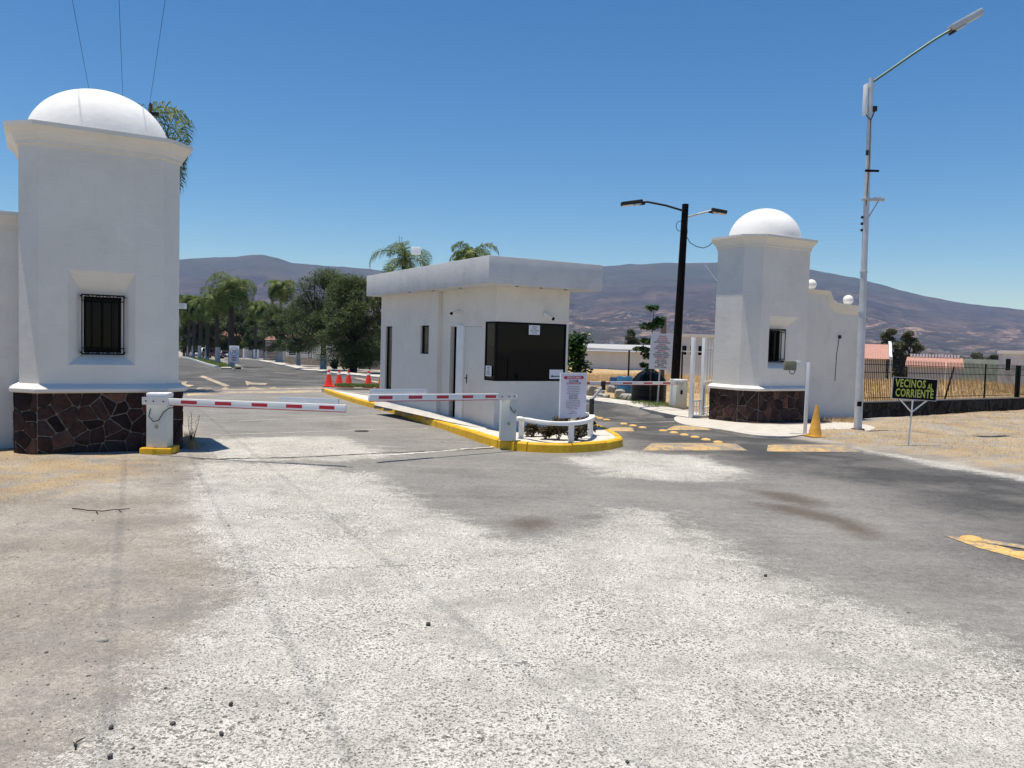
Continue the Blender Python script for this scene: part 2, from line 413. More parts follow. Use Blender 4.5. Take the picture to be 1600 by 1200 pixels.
def ground_material():
    m, nt, b = newmat("ground_surface"); p = coord(nt)
    def att(n): a = nt.nodes.new("ShaderNodeAttribute"); a.attribute_name = n; return a.outputs["Fac"]
    nz1 = noise(nt, p, .9, 6, .65); nz2 = noise(nt, p, 5, 6, .7); nz3 = noise(nt, p, 28, 4, .7); nz4 = noise(nt, p, 95, 3, .8)
    wob = mth(nt, 'ADD', mth(nt, 'MULTIPLY_ADD', nz1, 1.5, -.75), mth(nt, 'MULTIPLY_ADD', nz2, 1.2, -.6))
    wob = mth(nt, 'ADD', wob, mth(nt, 'MULTIPLY_ADD', nz3, .9, -.45)); wob = mth(nt, 'ADD', wob, mth(nt, 'MULTIPLY_ADD', nz4, 2.4, -1.2))
    def mask(name, wobs, soft):
        s = mth(nt, 'MULTIPLY_ADD', wob, wobs, att(name))
        return mth(nt, 'MULTIPLY_ADD', s, 1/soft, .5, clamp=True)
    # dirt
    dirt = ramp(nt, nz1, [(.3, (.27, .24, .20)), (.5, (.38, .342, .295)), (.72, (.48, .44, .39))])
    v = nt.nodes.new("ShaderNodeTexVoronoi"); v.inputs["Scale"].default_value = 38; nt.links.new(p, v.inputs["Vector"])
    grit = ramp(nt, v.outputs["Distance"], [(.08, .30), (.26, 1.0)])
    sel = ramp(nt, noise(nt, p, 2.3, 5, .8), [(.44, 0), (.60, 1)])
    dirt = mix(nt, dirt, grit, mth(nt, 'MULTIPLY', sel, .9), 'MULTIPLY')
    dirt = mix(nt, dirt, ramp(nt, nz3, [(.3, .72), (.7, 1.2)]), 1.0, 'MULTIPLY')
    dirt = mix(nt, dirt, ramp(nt, nz4, [(.36, .55), (.48, 1.0), (.65, 1.12)]), .8, 'MULTIPLY')
    dirt = mix(nt, dirt, (.24, .225, .21), ramp(nt, noise(nt, p, .75, 7, .8), [(.48, 0), (.62, .75)]))
    # dry straw litter
    mp = N(nt, "ShaderNodeMapping"); mp.inputs["Scale"].default_value = (1, 3.5, 1); mp.inputs["Rotation"].default_value = (0, 0, .5); nt.links.new(p, mp.inputs[0])
    straw = ramp(nt, noise(nt, mp.outputs[0], 22, 6, .75), [(.3, (.26, .19, .12)), (.5, (.46, .36, .225)), (.72, (.60, .50, .34))])
    straw = mix(nt, straw, ramp(nt, nz1, [(.3, (.78, .72, .66)), (.7, (1.1, 1.05, .95))]), 1.0, 'MULTIPLY')
    patch = ramp(nt, noise(nt, p, 1.6, 6, .75), [(.42, 0), (.56, 1)])
    field = mth(nt, 'MULTIPLY_ADD', att("field"), 1.0, .5, clamp=True)
    sm = mth(nt, 'MULTIPLY', mask("straw", .9, .5), mth(nt, 'MAXIMUM', mth(nt, 'MULTIPLY', patch, .85), field))
    goldf = ramp(nt, noise(nt, p, .35, 5, .7), [(.3, (.30, .19, .09)), (.5, (.46, .31, .15)), (.7, (.58, .43, .22))])
    straw = mix(nt, straw, goldf, mth(nt, 'MULTIPLY', field, .6))
    soil = mix(nt, dirt, straw, sm)
    # asphalt
    v2 = nt.nodes.new("ShaderNodeTexVoronoi"); v2.inputs["Scale"].default_value = 75; nt.links.new(p, v2.inputs["Vector"])
    agg = ramp(nt, v2.outputs["Distance"], [(.0, .7), (.35, 1.0), (.6, 1.25)])
    asp = ramp(nt, nz1, [(.3, (.17, .163, .153)), (.7, (.255, .243, .228))])
    mp2 = N(nt, "ShaderNodeMapping"); mp2.inputs["Rotation"].default_value = (0, 0, -.25); mp2.inputs["Scale"].default_value = (.35, 3.5, 1); nt.links.new(p, mp2.inputs[0])
    tracks = ramp(nt, noise(nt, mp2.outputs[0], 1.4, 6, .7), [(.35, .82), (.65, 1.12)])
    dk = ramp(nt, nz1, [(.3, (.055, .055, .056)), (.7, (.085, .084, .083))])
    asp = mix(nt, asp, dk, mask("dark", 1.0, 1.6))
    asp = mix(nt, asp, agg, .9, 'MULTIPLY'); asp = mix(nt, asp, tracks, .6, 'MULTIPLY')
    asp = mix(nt, asp, ramp(nt, noise(nt, p, 16, 5, .8), [(.35, .75), (.65, 1.3)]), .8, 'MULTIPLY')
    dust = ramp(nt, noise(nt, p, .55, 6, .7), [(.45, 0), (.72, .5)])
    asp = mix(nt, asp, (.36, .34, .31), dust)
    # worn pale cement with exposed stones
    v3 = nt.nodes.new("ShaderNodeTexVoronoi"); v3.inputs["Scale"].default_value = 60; v3.inputs["Randomness"].default_value = 1
    wv = N(nt, "ShaderNodeVectorMath", operation='ADD'); nt.links.new(p, wv.inputs[0])
    nn = nt.nodes.new("ShaderNodeTexNoise"); nn.inputs["Scale"].default_value = 35; nt.links.new(p, nn.inputs["Vector"])
    sc_ = N(nt, "ShaderNodeVectorMath", operation='SCALE'); sc_.inputs["Scale"].default_value = .03; nt.links.new(nn.outputs["Color"], sc_.inputs[0])
    nt.links.new(sc_.outputs[0], wv.inputs[1]); nt.links.new(wv.outputs[0], v3.inputs["Vector"])
    dens = mth(nt, 'MULTIPLY_ADD', ramp(nt, noise(nt, p, 1.1, 5, .7), [(.3, 0), (.7, 1)]), .28, .13)
    sizer = N(nt, "ShaderNodeSeparateColor"); nt.links.new(v3.outputs["Color"], sizer.inputs[0])
    thr = mth(nt, 'MULTIPLY', mth(nt, 'MULTIPLY_ADD', sizer.outputs[0], 2.0, .1), dens)
    spot = mth(nt, 'MULTIPLY', mth(nt, 'SUBTRACT', thr, v3.outputs["Distance"]), 16.0, clamp=True)
    stonec = ramp(nt, sizer.outputs[1], [(.0, (.07, .064, .056)), (.6, (.18, .165, .145)), (1, (.33, .30, .26))])
    cem = ramp(nt, noise(nt, p, 2.2, 7, .75), [(.28, (.39, .37, .33)), (.42, (.55, .525, .475)), (.56, (.67, .645, .59)), (.74, (.79, .765, .71))])
    cem = mix(nt, cem, ramp(nt, nz3, [(.3, .86), (.7, 1.1)]), 1.0, 'MULTIPLY')
    fleck = ramp(nt, nz4, [(.40, .26), (.485, .98), (.62, 1.08)])
    cem = mix(nt, cem, fleck, .85, 'MULTIPLY')
    v6 = nt.nodes.new("ShaderNodeTexVoronoi"); v6.inputs["Scale"].default_value = 85; nt.links.new(wv.outputs[0], v6.inputs["Vector"])
    sp6 = ramp(nt, v6.outputs["Distance"], [(.16, 1), (.24, 0)])
    cem = mix(nt, cem, (.17, .155, .135), mth(nt, 'MULTIPLY', mth(nt, 'MULTIPLY', sp6, ramp(nt, noise(nt, p, 3.1, 5, .75), [(.35, .15), (.6, 1)])), .8))
    cem = mix(nt, cem, stonec, mth(nt, 'MULTIPLY', mth(nt, 'MULTIPLY', spot, .9), ramp(nt, noise(nt, p, 1.9, 6, .8), [(.38, .3), (.52, 1)])))
    v4 = nt.nodes.new("ShaderNodeTexVoronoi"); v4.feature = 'DISTANCE_TO_EDGE'; v4.inputs["Scale"].default_value = .55
    wv2 = N(nt, "ShaderNodeVectorMath", operation='ADD'); nt.links.new(p, wv2.inputs[0])
    n5 = nt.nodes.new("ShaderNodeTexNoise"); n5.inputs["Scale"].default_value = 1.8; n5.inputs["Detail"].default_value = 5; nt.links.new(p, n5.inputs["Vector"])
    s5 = N(nt, "ShaderNodeVectorMath", operation='SCALE'); s5.inputs["Scale"].default_value = .9; nt.links.new(n5.outputs["Color"], s5.inputs[0])
    nt.links.new(s5.outputs[0], wv2.inputs[1]); nt.links.new(wv2.outputs[0], v4.inputs["Vector"])
    crack = mth(nt, 'MULTIPLY', ramp(nt, v4.outputs["Distance"], [(.0, 1), (.012, 0)]), ramp(nt, noise(nt, p, .8, 3), [(.58, 0), (.66, .35)]))
    worn_ = ramp(nt, noise(nt, p, .7, 9, .78), [(.53, 0), (.62, .55)])
    cem = mix(nt, cem, mix(nt, asp, (.36, .345, .32), .5), worn_)
    road = mix(nt, asp, cem, mask("white", .85, .30))
    road = mix(nt, road, (.10, .09, .08), crack)
    road = mix(nt, road, (.105, .08, .06), mth(nt, 'MULTIPLY', mask("stain", .22, .25), .75))
    col = mix(nt, soil, road, mask("road", .45, .3))
    nt.links.new(col, b.inputs["Base Color"]); b.inputs["Roughness"].default_value = .9; b.inputs["Specular IOR Level"].default_value = .2
    h = mth(nt, 'ADD', mth(nt, 'MULTIPLY', nz2, .8), nz3)
    h = mth(nt, 'ADD', h, mth(nt, 'MULTIPLY', v2.outputs["Distance"], .35))
    h = mth(nt, 'SUBTRACT', h, mth(nt, 'MULTIPLY', spot, .25))
    wv_ = N(nt, "ShaderNodeMath", operation='SINE'); nt.links.new(mth(nt, 'MULTIPLY', att("furrow"), 95), wv_.inputs[0])
    fmask = mth(nt, 'MULTIPLY', ramp(nt, att("furrow"), [(.10, 1), (.17, 0)]), .8)
    h = mth(nt, 'ADD', h, mth(nt, 'MULTIPLY', wv_.outputs[0], mth(nt, 'MULTIPLY', fmask, .45)))
    h = mth(nt, 'ADD', h, mth(nt, 'MULTIPLY', nz4, .5))
    bump(nt, b, h, .022, .85)
    return m
m_ground = ground_material()
ground = sheet("ground", ~isroad, m_ground)
road = sheet("road", isroad, m_ground)
def ground_z(x, y):
    i = np.searchsorted(xs, x)-1; j = np.searchsorted(ys, y)-1
    tx = (x-xs[i])/(xs[i+1]-xs[i]); ty = (y-ys[j])/(ys[j+1]-ys[j]); q = Z.reshape(ny, nx)
    return float((q[j, i]*(1-tx)+q[j, i+1]*tx)*(1-ty)+(q[j+1, i]*(1-tx)+q[j+1, i+1]*tx)*ty)
def GG(x, y, h=0.0):
    p = G(x, y); p.z = ground_z(p.x, p.y)+h; return p

# ------------------------------------------------------------------ mountains
ridge_px = [(-400,430),(-100,422),(120,415),(240,411),(283,405),(320,403),(370,401),(410,397),(432,402),(455,410),(480,412),(520,415),(575,420),(640,428),(720,432),(820,428),(900,420),(935,417),(985,412),(1040,410),(1100,410),(1127,410),(1200,415),(1270,421),(1310,428),(1350,436),(1400,451),(1450,463),(1500,473),(1550,479),(1600,484),(1700,500),(1850,520),(2100,548)]
ra, rh = [], []
for x, y in ridge_px:
    d = sight(x, y); ra.append(math.atan2(d.x, d.y)); rh.append(d.z/math.hypot(d.x, d.y))
def mountain_sheet():
    na, nr = 560, 190
    A = np.linspace(-.72, .82, na); Rr = np.concatenate([np.linspace(1500, 3600, 70), np.linspace(3630, 9400, nr-70)])
    AA, RR = np.meshgrid(A, Rr)
    xw, yw = RR*np.sin(AA), RR*np.cos(AA)
    el = np.interp(AA, ra, rh)
    rr0 = 8200.0
    Hr = EYE + el*rr0 + 32.4
    t = np.clip((RR-2300)/(rr0-2300), 0, 1)
    prof = t**1.45*(1.0)
    back = np.clip((RR-rr0)/1500, 0, 1)
    h = Hr*prof*(1-.35*back**2)
    rg = np.abs(fbm(xw/900+3, yw/2200, 41, 5)); rg2 = fbm(xw/380, yw/520, 77, 5)
    h = h - (150*rg*np.sin(np.pi*t) + 55*rg2*np.sin(np.pi*np.clip(t*1.02, 0, 1)))
    h = h + 9*fbm(xw/260, yw/260, 12, 4)*np.clip(t*4, 0, 1) + 7*fbm(AA*60, AA*0, 5, 3)*np.exp(-((RR-rr0)/500)**2)
    # foothill terraces with fields
    foot = 26*np.exp(-((RR-2900)/500)**2)*(0.6+fbm(xw/500, yw/400, 91))
    h = np.maximum(h + foot, -2)
    z = -32.4 - 1.5 + h*np.clip((RR-1500)/300, 0, 1)
    idx = np.arange(na*nr).reshape(nr, na)
    q = np.stack([idx[:-1, :-1], idx[:-1, 1:], idx[1:, 1:], idx[1:, :-1]], -1).reshape(-1, 4)[:, ::-1]
    me = bpy.data.meshes.new("mountains"); me.from_pydata(np.stack([xw.ravel(), yw.ravel(), z.ravel()], -1).tolist(), [], q.tolist())
    me.polygons.foreach_set("use_smooth", [True]*len(me.polygons))
    at = me.attributes.new("alt", 'FLOAT', 'POINT'); at.data.foreach_set("value", (h/700).ravel().astype(np.float32))
    at = me.attributes.new("side", 'FLOAT', 'POINT'); at.data.foreach_set("value", ((AA+.5)/1.0).ravel().astype(np.float32))
    m, nt, b = newmat("dry_mountain_scrub"); p = coord(nt)
    def att(n): a = nt.nodes.new("ShaderNodeAttribute"); a.attribute_name = n; return a.outputs["Fac"]
    n1 = noise(nt, p, .0022, 8, .68); n2 = noise(nt, p, .012, 7, .75)
    c = ramp(nt, n1, [(.3, (.042, .040, .044)), (.5, (.066, .056, .058)), (.7, (.135, .095, .082))])
    c = mix(nt, c, ramp(nt, n2, [(.3, .5), (.7, 1.5)]), 1.0, 'MULTIPLY')
    alt = mth(nt, 'MULTIPLY_ADD', mth(nt, 'SUBTRACT', n1, .5), .8, att("alt"))
    c = mix(nt, c, (.052, .062, .048), ramp(nt, alt, [(.6, 0), (.95, .55)]))
    lo = ramp(nt, alt, [(.0, 1), (.26, .95), (.40, 0)])
    tanf = ramp(nt, noise(nt, p, .006, 10, .85), [(.52, 0), (.60, 1)])
    c = mix(nt, c, (.36, .255, .20), mth(nt, 'MULTIPLY', lo, tanf))
    gr = ramp(nt, noise(nt, p, .02, 6, .8), [(.45, 0), (.6, .85)])
    c = mix(nt, c, (.05, .058, .035), mth(nt, 'MULTIPLY', ramp(nt, alt, [(.0, 1), (.10, .7), (.25, 0)]), gr))
    nt.links.new(c, b.inputs["Base Color"]); b.inputs["Roughness"].default_value = 1; b.inputs["Specular IOR Level"].default_value = 0
    bump(nt, b, n2, 40, .8)
    me.materials.append(m); me.update(); struct(link("mountains", me))
    return xw, yw, z, h, AA, RR
mx_, my_, mz_, mh_, ma_, mr_ = mountain_sheet()
# tiny pale houses scattered over the foothills: one uncountable mass
rng = np.random.RandomState(4); mb = MB()
sel = np.argwhere((mr_ > 2600) & (mr_ < 5200))
for c in range(110):
    j, i = sel[rng.randint(len(sel))]
    for k in range(rng.randint(4, 22)):
        jj = int(np.clip(j+rng.randn()*1.6, 1, mz_.shape[0]-2)); ii = int(np.clip(i+rng.randn()*5, 1, mz_.shape[1]-2))
        if mr_[jj, ii] < 2400: continue
        x, y, z = mx_[jj, ii]+rng.randn()*5, my_[jj, ii]+rng.randn()*12, mz_[jj, ii]
        w, d, h = rng.uniform(6, 15), rng.uniform(6, 14), rng.uniform(3, 7)
        mb.box(x-w/2, x+w/2, y-d/2, y+d/2, z-4, z+h)
o = mb.build("hillside_town", M_("pale_house_render", (.58, .50, .44), .9, .2, .02, 1, 0)); o['kind'] = 'stuff'; o['label'] = 'tiny pale houses scattered across the foothills below the mountain'

# ------------------------------------------------------------------ air
hz = MB(); hz.box(-15500, 15500, -45, 11500, float(mz_.min())-1.5, float(mz_.max())+6)
m_haze = bpy.data.materials.new("haze_air"); m_haze.use_nodes = True; nt = m_haze.node_tree
nt.nodes.remove(nt.nodes["Principled BSDF"]); pv = nt.nodes.new("ShaderNodeVolumePrincipled")
pv.inputs["Density"].default_value = 6.3e-5; pv.inputs["Color"].default_value = (.30, .49, .90, 1); pv.inputs["Absorption Color"].default_value = (1, 1, 1, 1); pv.inputs["Anisotropy"].default_value = 0.0
nt.links.new(pv.outputs[0], nt.nodes["Material Output"].inputs["Volume"])
o = hz.build("haze", m_haze); o['kind'] = 'stuff'
# ------------------------------------------------------------------ stone facing
def voronoi_cells(w, h, n, seed, gap=.014, relax=1):
    rd = random.Random(seed); pts = []
    cols = max(1, round(math.sqrt(n*w/h))); rows = max(1, round(n/cols))
    for r in range(rows):
        for c in range(cols):
            pts.append(((c+.5+(.5 if r % 2 else 0)-.25+rd.uniform(-.55, .55))*w/cols, (r+.5+rd.uniform(-.48, .48))*h/rows))
    pts = [(min(max(x, .02), w-.02), min(max(y, .02), h-.02)) for x, y in pts]
    out = []
    for i, (x, y) in enumerate(pts):
        poly = [(gap/2, gap/2), (w-gap/2, gap/2), (w-gap/2, h-gap/2), (gap/2, h-gap/2)]
        for j, (a, b) in enumerate(pts):
            if i == j or abs(a-x)+abs(b-y) > 3.5*max(w/cols, h/rows)+.1: continue
            dx, dy = a-x, b-y; L = math.hypot(dx, dy) or 1e-6; dx /= L; dy /= L
            lim = L/2-gap/2
            new = []
            for k in range(len(poly)):
                p, q = poly[k], poly[(k+1) % len(poly)]
                sp = (p[0]-x)*dx+(p[1]-y)*dy-lim; sq = (q[0]-x)*dx+(q[1]-y)*dy-lim
                if sp <= 0: new.append(p)
                if sp*sq < 0:
                    t = sp/(sp-sq); new.append((p[0]+(q[0]-p[0])*t, p[1]+(q[1]-p[1])*t))
            poly = new
            if len(poly) < 3: break
        if len(poly) < 3: continue
        # drop very short edges
        poly = [p for k, p in enumerate(poly) if math.hypot(p[0]-poly[k-1][0], p[1]-poly[k-1][1]) > .012]
        if len(poly) < 3: continue
        # soften the corners
        sm = []
        for k in range(len(poly)):
            p, q = poly[k], poly[(k+1) % len(poly)]
            L = math.hypot(q[0]-p[0], q[1]-p[1]); f = min(.3, .016/max(L, 1e-6))
            mx = (p[0]+q[0])/2+rd.uniform(-.008, .008); my = (p[1]+q[1])/2+rd.uniform(-.008, .008)
            sm.append((p[0]+(q[0]-p[0])*f, p[1]+(q[1]-p[1])*f))
            if L > .1: sm.append((min(max(mx, gap/2), w-gap/2), min(max(my, gap/2), h-gap/2)))
            sm.append((q[0]-(q[0]-p[0])*f, q[1]-(q[1]-p[1])*f))
        out.append(sm)
    return out
def clad(parent, p0, p1, z0, z1, n, seed, mat, proud=.022, zbase=None):
    """stones over the vertical face running p0 -> p1 (outward side on the right of the direction)"""
    p0 = Vector(p0); p1 = Vector(p1); d = (p1-p0); w = d.length; d = d/w; nrm = Vector((d.y, -d.x))
    rd = random.Random(seed+5)
    for poly in voronoi_cells(w, z1-z0, n, seed):
        cx = sum(p[0] for p in poly)/len(poly); cy = sum(p[1] for p in poly)/len(poly)
        pr = proud*rd.uniform(.55, 1.25); tx, ty = rd.uniform(-.05, .05), rd.uniform(-.05, .05)
        k = len(poly); vs = []
        c = p0+d*cx
        for f, o in ((1, -.004), (1, pr*.6), (.93, pr)):
            for q in poly:
                a, b = (q[0]-cx)*f, (q[1]-cy)*f
                off = o + (tx*a+ty*b if f < 1 else 0)
                vs.append((d.x*a+nrm.x*off, d.y*a+nrm.y*off, b))
        vs.append((nrm.x*(pr+.004), nrm.y*(pr+.004), 0))
        fs = []
        for r in range(2):
            for i in range(k):
                j = (i+1) % k; fs.append((r*k+i, r*k+j, (r+1)*k+j, (r+1)*k+i))
        for i in range(k): fs.append((2*k+i, 2*k+(i+1) % k, 3*k))
        m = MB(); m.add(vs, fs)
        zb = zbase(cx/w) if zbase else 0
        m.build("stone", mat, parent, smooth=True, angle=45, loc=(c.x, c.y, z0+cy+zb))

# ------------------------------------------------------------------ gate towers
def octo(W, Dp, c, o=0.0):   # x from -c.. ; front face on y=0 from x=0..W-2c
    k = o*.4142
    x0, x1 = -c-o, W-c+o; y0, y1 = -o, Dp+o
    return [(0-k, y0), (W-2*c+k, y0), (x1, c-k), (x1, Dp-c+k), (W-2*c+k, y1), (-k, y1), (x0, Dp-c+k), (x0, c-k)]
def ring(mb, sections, k=None, cap=(True, True)):
    n = len(sections[0][0]); vs = []; fs = []
    for poly, z in sections: vs += [(p[0], p[1], z) for p in poly]
    for s in range(len(sections)-1):
        for i in range(n):
            j = (i+1) % n; fs.append((s*n+i, s*n+j, (s+1)*n+j, (s+1)*n+i))
    if cap[0]: fs.append(tuple(range(n))[::-1])
    if cap[1]: fs.append(tuple((len(sections)-1)*n+i for i in range(n)))
    mb.add(vs, fs, k)
def gate_tower(label, org, W, Dp, c, H, win, domer, domeh, seed, nfront, zoff):
    fw = W-2*c
    t = thing("gate_tower", label, "gate tower", org, AZ)
    zb = .93
    # rubble base core and its stones
    b = MB(); ring(b, [(octo(W, Dp, c, .055), -.5), (octo(W, Dp, c, .055), zb)])
    base = b.build("stone_base", m_mortar, t)
    pts = octo(W, Dp, c, .055)
    for i in range(8):
        p, q = pts[i], pts[(i+1) % 8]; L = math.hypot(q[0]-p[0], q[1]-p[1])
        clad(base, p, q, -.12, zb-.003, max(3, round(nfront*L/fw)), seed+i, m_stone)
    b = MB(); ring(b, [(octo(W, Dp, c, .10), zb), (octo(W, Dp, c, .13), zb+.02), (octo(W, Dp, c, .13), zb+.06), (octo(W, Dp, c, .10), zb+.085), (octo(W, Dp, c, .0), zb+.135)])
    b.build("ledge", m_wall, t)
    # shaft with a splayed window in the front
    s = MB(); o8 = octo(W, Dp, c); z0, z1 = zb+.1, H-.28
    for i in range(1, 8):
        p, q = o8[i], o8[(i+1) % 8]; s.add([(*p, z0), (*q, z0), (*q, z1), (*p, z1)], [(0,1,2,3)])
    ox0, ox1, oz0, oz1, ix0, ix1, iz0, iz1 = win; dp = .2
    O = [(ox0, oz0), (ox1, oz0), (ox1, oz1), (ox0, oz1)]; I = [(ix0, iz0), (ix1, iz0), (ix1, iz1), (ix0, iz1)]; E_ = [(0, z0), (fw, z0), (fw, z1), (0, z1)]
    vs = [(x, 0, z) for x, z in E_]+[(x, 0, z) for x, z in O]+[(x, dp, z) for x, z in I]+[(x, dp+.12, z) for x, z in I]
    fs = []
    for r in range(3):
        for i in range(4): fs.append((r*4+i, r*4+(i+1) % 4, (r+1)*4+(i+1) % 4, (r+1)*4+i))
    s.add(vs, fs)
    s.build("shaft", m_wall, t)
    r = MB(); r.box(ix0-.3, ix1+.3, dp+.12, dp+.9, iz0-.2, iz1+.2); r.f.pop(2); r.m.pop()  # near-black box open to the window, painted as room shade
    r.build("window_room_shade", m_dark, t)
    g = MB(); g.box(ix0+.002, ix1-.002, dp+.10, dp+.112, iz0+.002, iz1-.002); pane = g.build("window_pane", m_glass, t)
    f = MB(); e = .035
    for a in ((ix0, ix0+e, iz0, iz1), (ix1-e, ix1, iz0, iz1), (ix0+e, ix1-e, iz0, iz0+e), (ix0+e, ix1-e, iz1-e, iz1), ((ix0+ix1)/2-.015, (ix0+ix1)/2+.015, iz0+e, iz1-e)):
        f.box(a[0]+.001, a[1]-.001, dp+.06, dp+.098, a[2]+.001, a[3]-.001)
    f.build("window_frame", m_black, pane)
    gr = MB(); gx0, gx1, gz0, gz1 = ix0-.035, ix1+.035, iz0-.02, iz1+.02; yy = dp-.10
    for z in (gz0, gz1): gr.box(gx0, gx1, yy-.012, yy+.0, z-.011, z+.011)
    for x in (gx0+.006, gx1-.006): gr.box(x-.006, x+.006, yy-.0118, yy-.0002, gz0-.004, gz1+.004)
    grille = gr.build("window_grille", m_black, t)
    for z in (gz0+.09, gz1-.09):
        cb_ = MB(); cb_.box(gx0+.012, gx1-.012, yy-.012, yy, z-.008, z+.008); cb_.build("grille_crossbar", m_black, grille)
    nb = 5
    for k in range(nb):
        x = gx0+.01+(gx1-gx0-.02)*k/(nb-1); bmb = MB(); bmb.box(x-.006, x+.006, yy-.026, yy-.012, gz0-.012, gz1+.012); bmb.build("grille_bar", m_black, grille)
        if k < nb-1:
            w_ = (gx1-gx0-.02)/(nb-1)
            for zc in (gz0+.045, gz1-.045):
                cir = MB(); cir.tube([(x+w_/2+.034*math.cos(a), yy-.02, zc+.034*math.sin(a)) for a in [2*math.pi*q/12 for q in range(13)]], .006, 5)
                cir.build("scroll_ring", m_black, grille)
    for x in (gx0-.0, gx1):
        for z in (gz0+.02, gz1-.02):
            st = MB(); st.box(x-.012, x+.012, yy-.0, dp+.02, z-.012, z+.012); st.build("grille_bracket", m_black, grille)
    # cornice mouldings
    c1 = MB()
    ring(c1, [(octo(W, Dp, c, .0), H-.30), (octo(W, Dp, c, .035), H-.29), (octo(W, Dp, c, .035), H-.235), (octo(W, Dp, c, .055), H-.225),
              (octo(W, Dp, c, .07), H-.18), (octo(W, Dp, c, .11), H-.12), (octo(W, Dp, c, .175), H-.065), (octo(W, Dp, c, .185), H-.06), (octo(W, Dp, c, .185), H)])
    c1.build("cornice", m_corn, t)
    d = MB(); cx, cy = fw/2, Dp/2; n = 48; prof = []
    for i in range(25):
        a = math.pi/2*i/24; prof.append((domer*math.cos(a)+1e-3, domeh*math.sin(a)))
    prof = [(domer, -.05)]+prof
    d.lathe(prof, (cx, cy, H), n); d.build("dome", m_dome, t, smooth=True, angle=60)
    return t

A = atd(61, 700, 12.0); zg = gz(A.x, A.y)
LT_A = (A.x, A.y); HL = 4.93
gate_tower("big white domed gate tower at the left edge with a dark barred window", (A.x, A.y, zg),
           2.25, 2.15, .26, HL, (.385, 1.315, 1.36, 2.80, .60, 1.13, 1.545, 2.42), 1.06, .87, 100, 38, 0)
K = atd(1182, 664, 21.9); zg2 = gz(K.x, K.y); K2 = (K.x, K.y)
wx = [along(K2, V2, x, 560) for x in (1200, 1246, 1206, 1230)]
print("RT win", [round(a, 2) for a in wx])
gate_tower("smaller looking white domed gate tower right of the road, behind the card reader post", (K.x, K.y, zg2),
           2.58, 1.72, .36, 5.18, (wx[0], wx[1], 1.55, 3.0, wx[0]+.17, wx[0]+.72, 1.75, 2.62), 1.0, .90, 200, 34, 0)

# ------------------------------------------------------------------ perimeter wall left of the big tower
def swalls(label, name, A2, L, H, th, mat, cap=True, ornaments=None, rotz=AZ, cat="wall"):
    t = thing(name, label, cat, (A2[0], A2[1], gz(A2[0], A2[1])), rotz)
    w = MB(); w.box(0, L, 0, th, -.5, H); w.build("wall_face", mat, t)
    return t
PW = W2(LT_A, -9.0-.2, .9); t = swalls("white plastered perimeter wall with a moulded coping, left of the big domed tower", "perimeter_wall", (PW.x, PW.y), 8.96, 3.35, .25, m_wall)
b = MB()
prof = [(-.0, 3.35), (-.03, 3.36), (-.03, 3.42), (-.05, 3.44), (-.10, 3.52), (-.14, 3.56), (-.14, 3.62)]
for i, (y, z) in enumerate(prof):
    b.v += [(0, y, z), (8.95, y, z)]
k = len(prof); b.v += [(0, .30, 3.62), (8.95, .30, 3.62), (0, .26, 3.35), (8.95, .26, 3.35)]
for i in range(k+1): b.f.append([2*i, 2*i+1, 2*i+3, 2*i+2]); b.m.append(0)
b.f.append([2*(k+1), 2*(k+1)+1, 1, 0]); b.m.append(0)
b.f.append([2*i for i in range(k+2)]); b.m.append(0); b.f.append([2*i+1 for i in range(k+2)][::-1]); b.m.append(0)
b.build("coping", m_corn, t)

